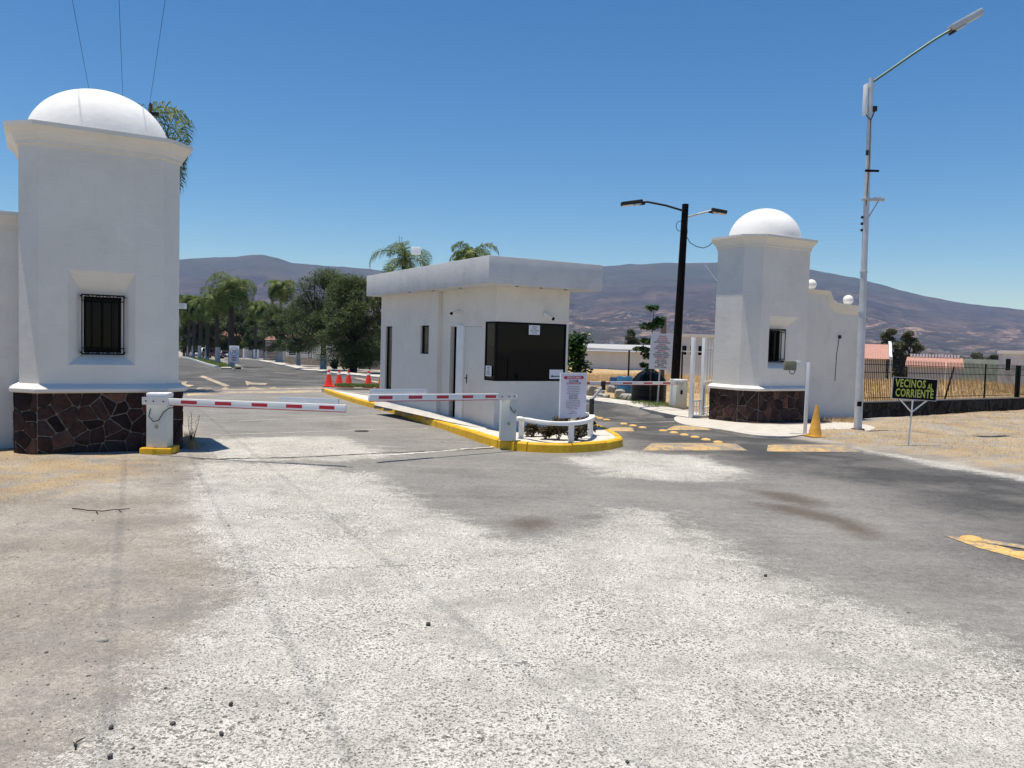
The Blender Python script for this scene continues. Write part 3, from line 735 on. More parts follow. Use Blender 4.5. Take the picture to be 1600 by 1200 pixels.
# scroll-topped wall right of the far tower
def scroll_wall():
    P0 = W2(K2, 2.58-.36-.0, .70); L = along((P0.x, P0.y), V2, 1341, 560)
    print("scroll L", L)
    t = thing("scroll_wall", "white scroll-topped wall with two ball finials between the right tower and the white lamp pole", "wall", (P0.x, P0.y, gz(P0.x, P0.y)), AZ)
    def hpx(x, y): a = along((P0.x, P0.y), V2, x, y); q = W2((P0.x, P0.y), a, 0); d = sight(x, y); kk = (d.y and q.y/d.y); return a, EYE+d.z*kk - gz(P0.x, P0.y)
    top = [hpx(*p) for p in ((1255,457),(1272,459),(1290,461),(1292,468),(1295,477),(1302,486),(1312,490),(1325,491),(1341,492))]
    top[0] = (0.0, top[1][1])
    cop = [hpx(*p) for p in ((1255,452),(1272,453),(1292,455),(1294,460),(1297,468),(1303,473),(1315,475),(1328,477),(1343,479))]
    print("scroll top", [(round(a,2), round(b,2)) for a, b in cop])
    cop[0] = (0.0, cop[1][1])
    base = [(L, -.4), (0, -.4)]
    pl = [(a, z) for a, z in top]; pl[-1] = (L, pl[-1][1])
    poly = [(0, -.4), (L, -.4)]+pl[::-1]
    n = len(poly); th = .28
    w = MB(); w.add([(x, 0, z) for x, z in poly]+[(x, th, z) for x, z in poly], [tuple(range(n)), tuple(range(n, 2*n))[::-1]]+[(i, n+i, n+(i+1) % n, (i+1) % n) for i in range(n)])
    w.build("wall_face", m_wall, t)
    c = MB(); secs = [(-.002, 0), (-.05, .25), (-.11, .7), (-.14, 1.0)]
    m = len(cop)
    vs = []
    for i in range(m):
        (ax, az_), (bx, bz) = top[i] if i < m-1 else (L, top[-1][1]), cop[i] if i < m-1 else (L+.1, cop[-1][1])
        for off, f in secs: vs.append((ax+(bx-ax)*f, off, az_+(bz-az_)*f))
        vs.append((bx, th+.1, bz)); vs.append((ax, th+.002, az_))
    S_ = len(secs)+2; fs = []
    for i in range(m-1):
        for j in range(S_): fs.append((i*S_+j, (i+1)*S_+j, (i+1)*S_+(j+1) % S_, i*S_+(j+1) % S_))
    fs.append(tuple(range(S_))); fs.append(tuple((m-1)*S_+j for j in range(S_))[::-1])
    c.add(vs, fs); c.build("coping", m_corn, t)
    for (px_, py_) in ((1273, 453), (1331, 477)):
        a, z = hpx(px_, py_); r = .155
        q = MB(); q.lathe([(.09, 0), (.10, .03), (.08, .05)]+[(r*math.sin(x)+.001, .04+r+r*-math.cos(x)) for x in [math.pi*(.2+.8*i/14) for i in range(15)]], (a, th/2, z-.03), 20)
        q.build("ball_finial", m_dome, t, smooth=True, angle=60)
    v = MB(); v.tube([(1.85, -.012, 1.2), (1.87, -.012, 2.0), (1.95, -.02, 2.55)], .008, 5); v.build("hanging_cable", m_dsteel, t)
    v = MB(); v.box(1.91, 1.99, -.06, -.003, 2.5, 2.6); v.build("junction_box", m_dsteel, t)
    return P0, L
SWP, SWL = scroll_wall()

# ------------------------------------------------------------------ island
isl_out = [tuple(G(x, y)[:2]) for x, y in ((505,613),(549,628.5),(580,637),(620,648),(680,668),(728,684),(776,700),(822,706),(880,708),(930,705.5),(958,701.5),(972,694))]
Cg = G(771, 671, .15); GC = (Cg.x, Cg.y)
tipx = isl_out[-1]
isl_back = [tuple(W2(GC, 3.05, .6)[:2]), tuple(W2(GC, 3.0, 2.0)[:2]), tuple(W2(GC, 2.7, 5.0)[:2]), tuple(W2(GC, 2.5, 9.0)[:2]), tuple(W2(GC, 2.2, 14.5)[:2])]
e0 = G(505, 613)
isl_far = [tuple((Vector(isl_back[-1])*(1-t) + Vector((e0.x, e0.y))*t)) for t in (.5,)]
def catmull(P, closed=True, n=6):
    out = []; L = len(P)
    for i in range(L):
        p0, p1, p2, p3 = (Vector(P[(i+k-1) % L]) for k in range(4))
        for j in range(n):
            t = j/n; out.append(.5*((2*p1)+(p2-p0)*t+(2*p0-5*p1+4*p2-p3)*t*t+(3*p1-p0-3*p2+p3)*t**3))
    return out
outer = catmull(isl_out+isl_back+isl_far, n=8)
def offset_poly(P, d):
    out = []; L = len(P)
    for i in range(L):
        t = (P[(i+1) % L]-P[i-1]).normalized(); nrm = Vector((-t.y, t.x)); out.append(P[i]+nrm*d)
    return out
area = sum(outer[i].x*outer[(i+1) % len(outer)].y-outer[(i+1) % len(outer)].x*outer[i].y for i in range(len(outer)))
sgn = 1 if area > 0 else -1
inner = offset_poly(outer, sgn*.15)
KH = .17
kerb = struct(link("island_kerb", None, None, (0, 0, 0)))
breaks = [0, 8, 20, 32, 40, 48, 56, 66, 76, 88, 96, 104, 112, 120, 128, 136, len(outer)]
breaks = sorted(set([b for b in breaks if b <= len(outer)]))
for a, b in zip(breaks[:-1], breaks[1:]):
    idx_ = list(range(a, b+1)); o_ = [outer[i % len(outer)] for i in idx_]; n_ = [inner[i % len(inner)] for i in idx_]
    o_[0] = o_[0].lerp(o_[1], min(.45, .02/max((o_[1]-o_[0]).length, .05))); n_[0] = n_[0].lerp(n_[1], min(.45, .02/max((n_[1]-n_[0]).length, .05)))
    vs = []; jz = random.uniform(-.006, .006)
    for p, q in zip(o_, n_):
        w = (q-p).normalized()
        for r, z in ((p, -.06), (p+w*.012, KH-.03), (p+w*.035, KH), (q, KH), (q, -.06)): vs.append((r.x, r.y, gz(r.x, r.y)+z+jz))
    m = len(idx_); fs = []
    for i in range(m-1):
        for j in range(5): fs.append((i*5+j, (i+1)*5+j, (i+1)*5+(j+1) % 5, i*5+(j+1) % 5))
    fs.append((0,1,2,3,4)); fs.append(tuple((m-1)*5+j for j in range(5))[::-1])
    mb = MB(); mb.add(vs, fs)
    front = a < 96
    mb.build("kerb_stone", m_yellow if front else m_concrete2, kerb)
isl = MB(); isl.prism([(p.x, p.y) for p in offset_poly(outer, sgn*.152)], -.1, KH-.012, zf=lambda x, y: gz(x, y))
struct(isl.build("island_pavement", m_concrete))

# ------------------------------------------------------------------ guard booth
def panel(mb, ax, o, L, z0, z1, th, ops, k=0):
    """wall slab with openings; ax 'x' or 'y'; o=(x,y) start, thickness goes inward (+y for x walls, +x for y walls)"""
    xs_ = sorted({0, L, *[a for q in ops for a in q[:2]]}); zs_ = sorted({z0, z1, *[a for q in ops for a in q[2:]]})
    def solid(i, j):
        if i < 0 or j < 0 or i >= len(xs_)-1 or j >= len(zs_)-1: return False
        cx, cz = (xs_[i]+xs_[i+1])/2, (zs_[j]+zs_[j+1])/2
        return not any(q[0] < cx < q[1] and q[2] < cz < q[3] for q in ops)
    def P(s, t, z): return (o[0]+s, o[1]+t, z) if ax == 'x' else (o[0]+t, o[1]+s, z)
    for i in range(len(xs_)-1):
        for j in range(len(zs_)-1):
            if not solid(i, j): continue
            a, b, c, d = xs_[i], xs_[i+1], zs_[j], zs_[j+1]
            q = [[P(a,0,c),P(b,0,c),P(b,0,d),P(a,0,d)], [P(a,th,c),P(a,th,d),P(b,th,d),P(b,th,c)]]
            if not solid(i-1, j): q.append([P(a,0,c),P(a,0,d),P(a,th,d),P(a,th,c)])
            if not solid(i+1, j): q.append([P(b,0,c),P(b,th,c),P(b,th,d),P(b,0,d)])
            if not solid(i, j-1): q.append([P(a,0,c),P(a,th,c),P(b,th,c),P(b,0,c)])
            if not solid(i, j+1): q.append([P(a,0,d),P(b,0,d),P(b,th,d),P(a,th,d)])
            for f in q: mb.add(f, [(0,1,2,3)], k)
FV = -.10
zi = gz(*GC)+KH-.012
booth = thing("guard_booth", "long white flat-roofed guard booth with a dark tinted corner window on the yellow-kerbed island", "guard booth", (GC[0], GC[1], zi), AZ)
fo = W2(GC, FV, 0); FA = (fo.x, fo.y)
yr = along(FA, U2, 681, 645); ye = along(FA, U2, 594.5, 560)
tall = sorted((along(FA, U2, 612, 560), along(FA, U2, 602, 560))); smallw = sorted((along(FA, U2, 670, 530), along(FA, U2, 657, 530)))
dgap = sorted((along(GC, U2, 714, 560), along(GC, U2, 703, 560))); FWD = 1.81
print("booth", yr, ye, tall, smallw, dgap)
HS = 2.97; GS = 0.0
w = MB(); th = .16
panel(w, 'y', (FV, yr), ye-yr, -.02, HS, th, [(tall[0]-yr, tall[1]-yr, .22, 2.16), (smallw[0]-yr, smallw[1]-yr, 1.48, 2.17)])
panel(w, 'y', (0, th), yr-th, -.02, HS, th, [(0, .46-th, 1.0, 2.24), (.62-th, 1.42-th, .02, 2.14), (dgap[0]-th, dgap[1]-th, .02, 2.14)])
panel(w, 'x', (0, 0), FWD, -.02, HS, th, [(0, 1.755, 1.0, 2.24)])
w.add([(0, 0, 1.0), (0, th, 1.0), (th, th, 1.0), (th, 0, 1.0)], [(0,1,2,3)])
w.add([(FWD, 0, -.02), (FWD, ye, -.02), (FWD, ye, HS), (FWD, 0, HS)], [(0,1,2,3)])
w.add([(FV+th, ye, -.02), (FV+th, ye, HS), (FWD, ye, HS), (FWD, ye, -.02)], [(0,1,2,3)])
w.build("wall", m_wall2, booth)
inn = MB(); inn.box(.22, FWD-.08, .30, ye-.2, .03, HS-.1); inn.build("dark_room", m_dark, booth)  # near-black block painted as the booth's unlit inside
d = MB(); d.box(.10, .11, dgap[0]-.0, dgap[1]+.0, .021, 2.139); d.build("doorway", m_dark, booth)  # near-black plate set in the gap in place of interior shade
d = MB(); us = [0, .6, 1.5, 2.9, 4.2, 5.6, ye]
for ua, ub in zip(us[:-1], us[1:]):
    za, zb_ = (.02+.09*min(1, q/2.9)+.03*max(0, min(1, (q-2.9)/2.7))+GS*q for q in (ua, ub))
    o_ = lambda q: -.26 if q > 1 else -.2
    d.add([(-.003, ua, -.1), (-.003, ub, -.1), (o_(ub), ub, -.1), (o_(ua), ua, -.1), (-.003, ua, za), (-.003, ub, zb_), (FV-.06, ub, zb_), (FV-.06, ua, za), (o_(ub), ub, -.0), (o_(ua), ua, -.0)], [(4,5,6,7), (7,6,8,9), (0,4,7,9,3), (1,2,8,6,5)])
d.build("plinth", m_concrete, booth)
for nm, (a, b_, c, d), x in (("side_window", (tall[0], tall[1], .22, 2.16), FV), ("small_window", (smallw[0], smallw[1], 1.48, 2.17), FV)):
    g = MB(); g.box(x+.06, x+.07, a+.002, b_-.002, c+.002, d-.002); gg = g.build(nm, m_glass, booth)
    f = MB()
    for q in ((a+.001, a+.03, c+.001, d-.001), (b_-.03, b_-.001, c+.001, d-.001), (a+.03, b_-.03, c+.001, c+.03), (a+.03, b_-.03, d-.03, d-.001)): f.box(x+.045, x+.059, q[0], q[1], q[2], q[3])
    f.build("window_frame", m_black, gg)
d = MB(); d.box(.003, .05, .625, 1.415, .03, 2.135); door = d.build("door", m_wall2, booth, bevel=.003)
h = MB(); h.box(-.0, .011, 1.27, 1.31, .88, 1.08); h.tube([(-.001, 1.29, 1.0), (-.045, 1.29, 1.0), (-.05, 1.19, 1.0)], .011, 8); h.build("door_handle", m_dsteel, door)
d = MB(); d.box(-.03, .06, 1.45, dgap[0]-.01, .0, 2.17); d.build("door_post", m_white, booth, bevel=.004)
# corner window
gx1 = 1.753
g = MB(); g.box(.05, gx1-.04, .012, .022, 1.04, 2.20); pane = g.build("window_pane", m_glass, booth)
g = MB(); g.box(.012, .022, .05, .43, 1.04, 2.20); g.build("window_pane", m_glass, booth)
f = MB(); fw_ = .045
for x0, x1, z0, z1 in ((.002, gx1, 1.002, 1.04), (.002, gx1, 2.20, 2.238)):
    f.box(x0, x1, -.006, .04, z0, z1)
f.box(gx1-.04, gx1-.001, -.004, .04, 1.04, 2.20)
f.box(-.006, .045, -.005, .045, 1.041, 2.199)
for z0, z1 in ((1.003, 1.039), (2.201, 2.237)): f.box(-.005, .04, .041, .458, z0, z1)
f.box(-.004, .04, .42, .457, 1.04, 2.20)
f.box(.30, .315, -.002, .011, 1.04, 1.46); f.box(.05, .315, -.003, .011, 1.46, 1.475)
f.build("window_frame", m_black, booth)
rf = MB(); fa = FA; rf.box(-.5, 2.27, -.55, 6.42, HS, HS+.55); rf.build("roof_slab", m_fascia, booth, bevel=.008)
rf = MB()
for p in ((-.25, 1.2), (-.25, 2.6), (-.42, 3.6), (.3, -.3), (.9, -.28), (1.5, -.3)):
    rf.lathe([(.035, -.012), (.035, .0)], (p[0], p[1], HS), 10)
rf.build("soffit_vent", m_dsteel, booth)
def bl(x, y, z):  # booth local to world
    p = W2(GC, x, y); return Vector((p.x, p.y, zi+z))

# ------------------------------------------------------------------ pavements right
rp = MB()
def flat(name, pts, mat, h0=-.05, h1=.012, zf=gz):
    m = MB(); m.prism(pts, h0, h1, zf=zf); return struct(m.build(name, mat))
pv = [(1053,657),(1067,665.5),(1126,674),(1180,683),(1232,685),(1262,681),(1300,677),(1345,678),(1368,671),(1340,664),(1300,661),(1262,654.5),(1100,648),(1080,645),(1060,652)]
pvp = [Vector(tuple(G(*p)[:2])) for p in pv]; pvp = catmull([tuple(p) for p in pvp], n=3)
flat("tower_pavement", [(p.x, p.y) for p in pvp], m_concrete2, -.05, .05)
rpv = [tuple(W2(K2, a, b)[:2]) for a, b in ((-.3, -.16), (.5, -.62), (1.9, -.66), (2.9, -.25), (3.9, .35), (3.9, .7), (-.3, .6))]
flat("reddish_paving", rpv, m_paving, -.05, .056)
# far right kerb strip, in stones
def kerb_run(pts, name, mat, w=.35, h=.12, seg=2.0, gap=.03):
    P = [Vector(p) for p in pts]; root = struct(link(name, None)); L = [0]
    for a, b in zip(P[:-1], P[1:]): L.append(L[-1]+(b-a).length)
    def at(s):
        for i in range(len(P)-1):
            if s <= L[i+1] or i == len(P)-2: return P[i].lerp(P[i+1], (s-L[i])/(L[i+1]-L[i]))
    s = 0
    while s < L[-1]-.2:
        e = min(s+seg, L[-1]); n = 3; vs = []
        jz = random.uniform(-.012, .012)
        for k in range(n+1):
            q = s+gap/2+(e-s-gap)*k/n; p = at(q); t = (at(min(q+.2, L[-1]))-at(max(q-.2, 0))).normalized(); nr = Vector((-t.y, t.x))
            for o_, z in ((0, -.08), (.03, h*.6), (w*.3, h), (w, h+.01), (w, -.08)):
                r = p+nr*o_; vs.append((r.x, r.y, gz(r.x, r.y)+z+jz))
        fs = []
        for i in range(n):
            for j in range(5): fs.append((i*5+j, i*5+(j+1) % 5, (i+1)*5+(j+1) % 5, (i+1)*5+j))
        fs.append((0,4,3,2,1)); fs.append(tuple(n*5+j for j in range(5)))
        MB().add(vs, fs).build("kerb_stone", mat, root); s = e
    return root
kerb_run(GP([(1079,656),(1053,652),(1010,643),(983,636),(950,631),(914,626),(860,620)])[::-1][::-1], "far_kerb", m_concrete2, -.9, .12, 2.4)
kerb_run(GP([(720,605),(592,590.5),(537,586),(506,582),(495,580),(477,579.5),(454,574),(425,568),(404,564)]), "street_kerb", m_concrete2, -1.2, .14, 3.5)
kerb_run(GP([(284,557.8),(300,561.3),(310,564.3),(324,569.3),(342,574)]), "median_kerb", m_white, -.35, .15, 3.2, .5)
# ------------------------------------------------------------------ lettering
def text_mesh(lines, size, mat, name="lettering", weight=0.0, sx=1.0, space=1.0, align='CENTER'):
    """lines: list of (x, z, text, size factor); returns a mesh lying in the XZ plane facing -Y"""
    vs, fs = [], []
    for (x, z, tx, sf) in lines:
        cu = bpy.data.curves.new("t", 'FONT'); cu.body = tx; cu.size = size*sf; cu.align_x = align; cu.align_y = 'CENTER'
        cu.offset = weight*size*sf; cu.resolution_u = 2; cu.space_character = space
        ob = bpy.data.objects.new("t", cu); COL.objects.link(ob)
        dg = bpy.context.evaluated_depsgraph_get(); dg.update()
        me = bpy.data.meshes.new_from_object(ob.evaluated_get(dg))
        o = len(vs); vs += [(x+v.co.x*sx, 0, z+v.co.y) for v in me.vertices]
        fs += [[o+i for i in p.vertices] for p in me.polygons]
        bpy.data.objects.remove(ob); bpy.data.meshes.remove(me); bpy.data.curves.remove(cu)
    m = MB(); m.add(vs, fs); return m

# ------------------------------------------------------------------ road paint and studs
def decal(name, pix, mat, label, cat, h=.004, group=None):
    P = [G(x, y) for x, y in pix]; c = sum(P, Vector())/len(P)
    m = MB(); m.add([(p.x-c.x, p.y-c.y, gz(p.x, p.y)-gz(c.x, c.y)) for p in P], [tuple(range(len(P)))])
    o = m.build(name, mat, loc=(c.x, c.y, gz(c.x, c.y)+h)); tag(o, label, cat, group)
    # face up
    me = o.data
    if me.polygons[0].normal.z < 0: me.flip_normals()
    return o
def worn(base, name):
    m, nt, b = newmat(name); p = coord(nt)
    n = noise(nt, p, 9, 6, .8); n2 = noise(nt, p, 1.5, 4, .6)
    c = ramp(nt, n, [(.3, tuple(x*.8 for x in base)), (.7, base)])
    c = mix(nt, c, (.19, .18, .17), ramp(nt, mth(nt, 'ADD', mth(nt, 'MULTIPLY', n, .6), mth(nt, 'MULTIPLY', n2, .4)), [(.47, 0), (.52, .9)]))
    nt.links.new(c, b.inputs["Base Color"]); b.inputs["Roughness"].default_value = .85
    bump(nt, b, noise(nt, p, 70, 3, .6), .004, .6); return m
m_bumpy = worn((.56, .37, .15), "worn_yellow_bump_paint"); m_linep = worn((.62, .46, .27), "worn_cream_line_paint")
def hump(pix, label, hgt=.045):
    P = [G(x, y) for x, y in pix]      # near-left, near-right, far-right, far-left
    c = sum(P, Vector())/4; n = 9; L = 26; vs = []
    for i in range(L+1):
        s = i/L; a = P[0].lerp(P[1], s); b_ = P[3].lerp(P[2], s)
        e = min(1, s*7, (1-s)*7)
        jit = .05*math.sin(i*2.3)*(e if e < 1 else 0)
        for j in range(n+1):
            t = j/n; q = a.lerp(b_, t); h = hgt*max(0, math.sin(math.pi*t))**.5*(e**.5)
            vs.append((q.x-c.x+jit, q.y-c.y, gz(q.x, q.y)-gz(c.x, c.y)+h+.003))
    fs = [(i*(n+1)+j, (i+1)*(n+1)+j, (i+1)*(n+1)+j+1, i*(n+1)+j+1) for i in range(L) for j in range(n)]
    m = MB(); m.add(vs, fs); o = m.build("speed_bump", m_bumpy, smooth=True, loc=(c.x, c.y, gz(c.x, c.y)))
    if o.data.polygons[40].normal.z < 0: o.data.flip_normals()
    return tag(o, label, "speed bump", "worn yellow speed bumps across the right lane")
hump(((1003,704),(1168,704),(1150,693.5),(1018,693)), "worn yellow speed bump nearer the island tip, its left half faded")
hump(((1198,705.5),(1345,706.5),(1318,696),(1200,695.5)), "worn yellow speed bump nearer the right verge, in front of the yellow cone")
hump(((1040,672),(1135,672),(1118,666.5),(1052,666)), "thin faded speed bump beyond the row of yellow studs")
hump(((946,674),(991,674),(988,669),(955,669)), "yellow speed bump tight against the island's right side")
dome_me = None
def studs(pts, r, label, group):
    global dome_me
    m = MB(); m.lathe([(1.0, 0), (.97, .08), (.86, .20), (.66, .27), (.40, .33), (.12, .35), (.001, .352)], n=18)
    me = m.mesh("road_stud", m_marky, smooth=True, angle=70)
    for i, (x, y) in enumerate(pts):
        p = G(x, y); o = link("road_stud", me, None, (p.x, p.y, gz(p.x, p.y)+.002)); o.scale = (r, r, r)
        tag(o, label if isinstance(label, str) else label[i], "road stud", group)
od = ["nearest", "second nearest", "third from the near end", "fourth from the near end", "fifth from the near end", "farthest"]
studs([(1122,691.5),(1103,687.5),(1086,683.5),(1069,680),(1053,676.5),(1036,673.5)], .105, ["yellow domed stud, %s of six between the speed bumps" % a for a in od], "row of six yellow studs in the right lane")
studs([(1004,668.5),(989,665.5),(975,663)], .105, ["yellow domed road stud, %s of the three beside the island's far end" % a for a in ("nearest", "middle one", "farthest")], "three yellow studs beside the island")
studs([(948,656.5),(938,654),(930,652)], .105, ["yellow domed road stud, %s of the three right behind the dark fork post" % a for a in ("nearest", "middle one", "farthest")], "three yellow studs behind the fork post")
studs([(1518,843.5),(1597,869)], .105, ["big yellow road stud at the tip of the painted wedge by the right edge", "big yellow road stud cut by the right edge of the view, on the painted wedge"], "studs on the painted wedge")
m_wedge = worn((.68, .44, .14), "yellow_wedge_paint")
decal("wedge_line", [(1474,837),(1497,839.5),(1560,853),(1640,876),(1720,897),(1720,915),(1640,890),(1590,873),(1530,857)], m_wedge, "thick near arm of the yellow painted wedge at the right edge", "road marking", .005, "two arms of the painted wedge")
decal("wedge_line", [(1500,838.5),(1515,840),(1600,853),(1720,873),(1720,880),(1600,858.5),(1530,848)], m_wedge, "thin far arm of the yellow painted wedge at the right edge", "road marking", .009, "two arms of the painted wedge")
decal("stop_line", [(292,619),(292,613),(400,611.3),(508,609.5),(508,613),(440,614),(358,614.5)], m_linep, "long faded cream stop line across the exit lane behind the left barrier", "road marking")
decal("stop_line", [(292,610.8),(380,609),(505,607.2),(505,605.8),(380,607.6),(292,609)], m_linep, "thin faded cream line just beyond the stop line", "road marking")
decal("lane_line", [(311,588),(318,587),(360,603),(352,604.5)], m_linep, "faded cream centre line slanting beyond the left barrier", "road marking")
decal("lane_line", [(346,607),(353,605.5),(358,607),(350,608.6)], m_linep, "short faded cream dash beside the slanting centre line", "road marking")
decal("lane_line", [(552,590.6),(558,590),(600,598),(600,600.5)], m_linep, "faded cream line on the side street behind the red cones", "road marking")
decal("road_arrow", [(283,597),(293,596),(290,600),(304,602),(294,604.5),(285,602)], m_linep, "faded cream arrow right beside the big tower", "road marking")
decal("road_arrow", [(306,608),(310,605.5),(330,606),(331,609.5),(326,609.5),(325,607.3),(315,607.3),(313,609.8)], m_linep, "faded cream box shaped marking beyond the left barrier", "road marking")
decal("road_arrow", [(383,595),(395,598),(418,599),(414,601.5),(390,600.5),(386,602.5)], m_linep, "faded cream arrow in the middle of the road behind the barrier", "road marking")
decal("road_arrow", [(386,606.5),(396,604.5),(405,606.5),(418,607),(431,604.5),(432,605.3),(420,608),(404,607.5),(396,606.3),(392,607.5)], m_linep, "faded cream zigzag lettering trace near the stop line", "road marking")
def strip(name, pix, w, mat, label, cat, h=.006):
    P = [G(x, y) for x, y in pix]; m = MB(); vs = []
    for i, p in enumerate(P):
        t = (P[min(i+1, len(P)-1)]-P[max(i-1, 0)]); t.z = 0; t.normalize(); nr = Vector((-t.y, t.x, 0))*(w*random.uniform(.4, 1.3)*.5)
        for q in (p-nr, p+nr): vs.append((q.x, q.y, gz(q.x, q.y)+h))
    m.add(vs, [(2*i, 2*i+2, 2*i+3, 2*i+1) for i in range(len(P)-1)])
    o = m.build(name, mat)
    if o.data.polygons[0].normal.z < 0: o.data.flip_normals()
    return struct(o)
def lin(a, b, n, jit=0.0): return [(a[0]+(b[0]-a[0])*i/n, a[1]+(b[1]-a[1])*i/n+random.uniform(-jit, jit)) for i in range(n+1)]
strip("concrete_joint", lin((275,718), (430,716), 26, .5)+lin((436,716), (772,700.5), 50, .35), .05, m_joint, "", "")
strip("patched_seam", lin((600,712), (772,698.5), 30, .4), .12, m_seam, "", "", .005)
strip("concrete_joint", lin((480,889), (640,884), 20, 1.6), .007, m_joint, "", "")
strip("patched_seam", lin((300,661), (630,648), 30, .3), .05, m_seam, "", "")
strip("patched_seam", lin((330,680), (672,669), 40, .4), .05, m_seam, "", "")
strip("patched_seam", lin((945,661.5), (1060,659), 12, .3), .06, m_seam, "", "")
m = MB(); p = G(565, 674); m.lathe([(.15, 0), (.15, .012)], n=20); tag(m.build("drain_cover", m_joint, loc=(p.x, p.y, gz(p.x, p.y))), "small dark drain cover in the asphalt under the barriers", "drain cover")

# ------------------------------------------------------------------ boom barriers
def boom(label, base, rot, tip_pix, wid, dep, hgt, armh, block, side, stripes, flap, armlabel=None, zbase=None, cable=True, arm_px=None, start=None, emblem=True):
    zb = gz(base[0], base[1]) if zbase is None else zbase
    t = thing("boom_barrier", label, "barrier", (base[0], base[1], zb), rot)
    z0 = 0
    if block:
        b = MB(); b.box(-wid/2-.08, wid/2+.08, -.07, dep+.08, -.1, block); b.build("base_block", m_yellow, t, bevel=.02); z0 = block
    c = MB(); c.box(-wid/2, wid/2, 0, dep, z0+.001, hgt-.06); c.build("cabinet", m_cab, t, bevel=.012)
    c = MB(); c.box(-wid/2-.008, wid/2+.008, -.008, dep+.008, hgt-.059, hgt+.02); c.build("cabinet_lid", m_white, t, bevel=.028)
    # arm in world, expressed locally
    Mi = (Matrix.Translation((base[0], base[1], zb)) @ Matrix.Rotation(rot, 4, 'Z')).inverted()
    s = start if start is not None else Vector((base[0], base[1], zb+armh))
    S_ = Mi @ s; T_ = Mi @ tip_pix
    d = (T_-S_); L = d.length; dn = d.normalized()
    nr = Vector((-dn.y, dn.x, 0)); nr = nr if nr.y < 0 else -nr
    nr.normalize(); upv = dn.cross(nr); upv = upv if upv.z > 0 else -upv
    def abox(m, a, b, o0, o1, h0, h1):
        vs = []
        for h in (h0, h1):
            for (aa, oo) in ((a, o0), (b, o0), (b, o1), (a, o1)): vs.append(S_+dn*aa+nr*oo+upv*h)
        m.add(vs, [(0,3,2,1),(4,5,6,7),(0,1,5,4),(1,2,6,5),(2,3,7,6),(3,0,4,7)])
    off = .02
    a = MB(); abox(a, -.12, L, off, off+.045, -.05, .05); arm = a.build("arm", m_white, t, bevel=.006)
    a = MB(); abox(a, -.15, .30, off+.046, off+.056, -.057, .057); a.build("arm_bracket", m_alu, arm)
    for q in (-.08, .05, .22):
        bt = MB(); c_ = S_+dn*q+nr*(off+.06); bt.tube([c_, c_+nr*.008], .012, 6); bt.build("bolt", m_dsteel, arm)
    for (f0, f1) in stripes:
        a = MB(); abox(a, L*f0, L*f1, off+.0455, off+.0475, -.024, .026); a.build("red_stripe", m_red, arm)
    a = MB(); abox(a, .3, L-.01, off+.012, off+.033, -.062, -.0505); a.build("rubber_edge", m_inkr, arm)
    if flap:
        a = MB(); abox(a, L*flap[0], L*flap[1], off-.055, off-.012, -.02, .125); a.build("counter_panel", m_alu, arm, bevel=.004)
    if cable:
        cb = MB(); x0 = -wid*.28
        cb.tube([(x0, -.012, hgt-.22), (x0-.02, -.03, hgt-.34), (x0+.05, -.04, hgt-.42), (x0+.13, -.04, hgt-.40), (x0+.20, -.035, hgt-.27), (x0+.28, -.02, hgt-.21), (x0+.36, -.01, hgt-.20)] if side > 0 else
                [(.02, -.012, hgt-.2), (.05, -.03, hgt-.26), (.10, -.03, hgt-.31), (.12, -.02, hgt-.25)], .007, 6)
        cb.build("cable", m_black, t, smooth=True)
    if emblem:
        e = MB(); q = [2*math.pi*i/20 for i in range(21)]
        e.tube([(.0+.024*math.cos(a_), -.004, hgt-.50+.03*math.sin(a_)) for a_ in q], .004, 5); e.tube([(-.01, -.004, hgt-.52), (.0, -.004, hgt-.485), (.012, -.004, hgt-.52)], .004, 5)
        e.build("emblem", m_lime if False else M_BRASS, t)
    return t
M_BRASS = M_("brass_emblem", (.45, .33, .10), .4, .1, 6, 60, 0)
bL = G(245, 712); hz_ = .93
tip = atz(543, 637.5, gz(bL.x, bL.y)+.87)
print("left arm", bL, tip, (tip-bL).length)
boom("left boom barrier standing on a yellow block before the big tower, arm lowered", (bL.x-.05, bL.y+.1), .1, tip, .31, .30, .94, .86, .11, 1,
     [(.16, .245), (.34, .425), (.53, .61), (.705, .785), (.87, .945)], (.66, .955), start=Vector((bL.x-.05, bL.y-.0, gz(bL.x, bL.y)+.845)))
bM = G(794, 689, KH)
st = atz(808, 622.5, bM.z+.80); st.x = bM.x-.02; st.y = bM.y-.02
tip = atz(574, 621, bM.z+.86)
print("mid arm", bM, tip)
boom("middle boom barrier on the yellow kerb at the booth's front corner, arm lowered", (bM.x, bM.y), .12, tip, .28, .28, .81, .76, 0, -1,
     [(.12, .205), (.30, .38), (.48, .565), (.665, .755), (.86, .945)], (.62, .98), start=st, zbase=bM.z)
bR = G(1064, 643)
tip = atz(905, 598.5, gz(bR.x, bR.y)+1.02)
print("right arm", bR, tip)
boom("far boom barrier beside the dark lamp post, arm reaching to the fork post", (bR.x, bR.y), .35, tip, .44, .42, 1.06, .96, .06, 1,
     [(.12, .2), (.31, .40), (.52, .61), (.73, .82), (.92, .995)], None, start=Vector((bR.x-.1, bR.y-.04, gz(bR.x, bR.y)+.96)), cable=False, emblem=False)
t = [o for o in bpy.data.objects if o.name.startswith("boom_barrier")][-1]
m = MB(); m.box(-.05, .03, -.012, -.0, .58, .72); m.build("control_slot", m_black, t)

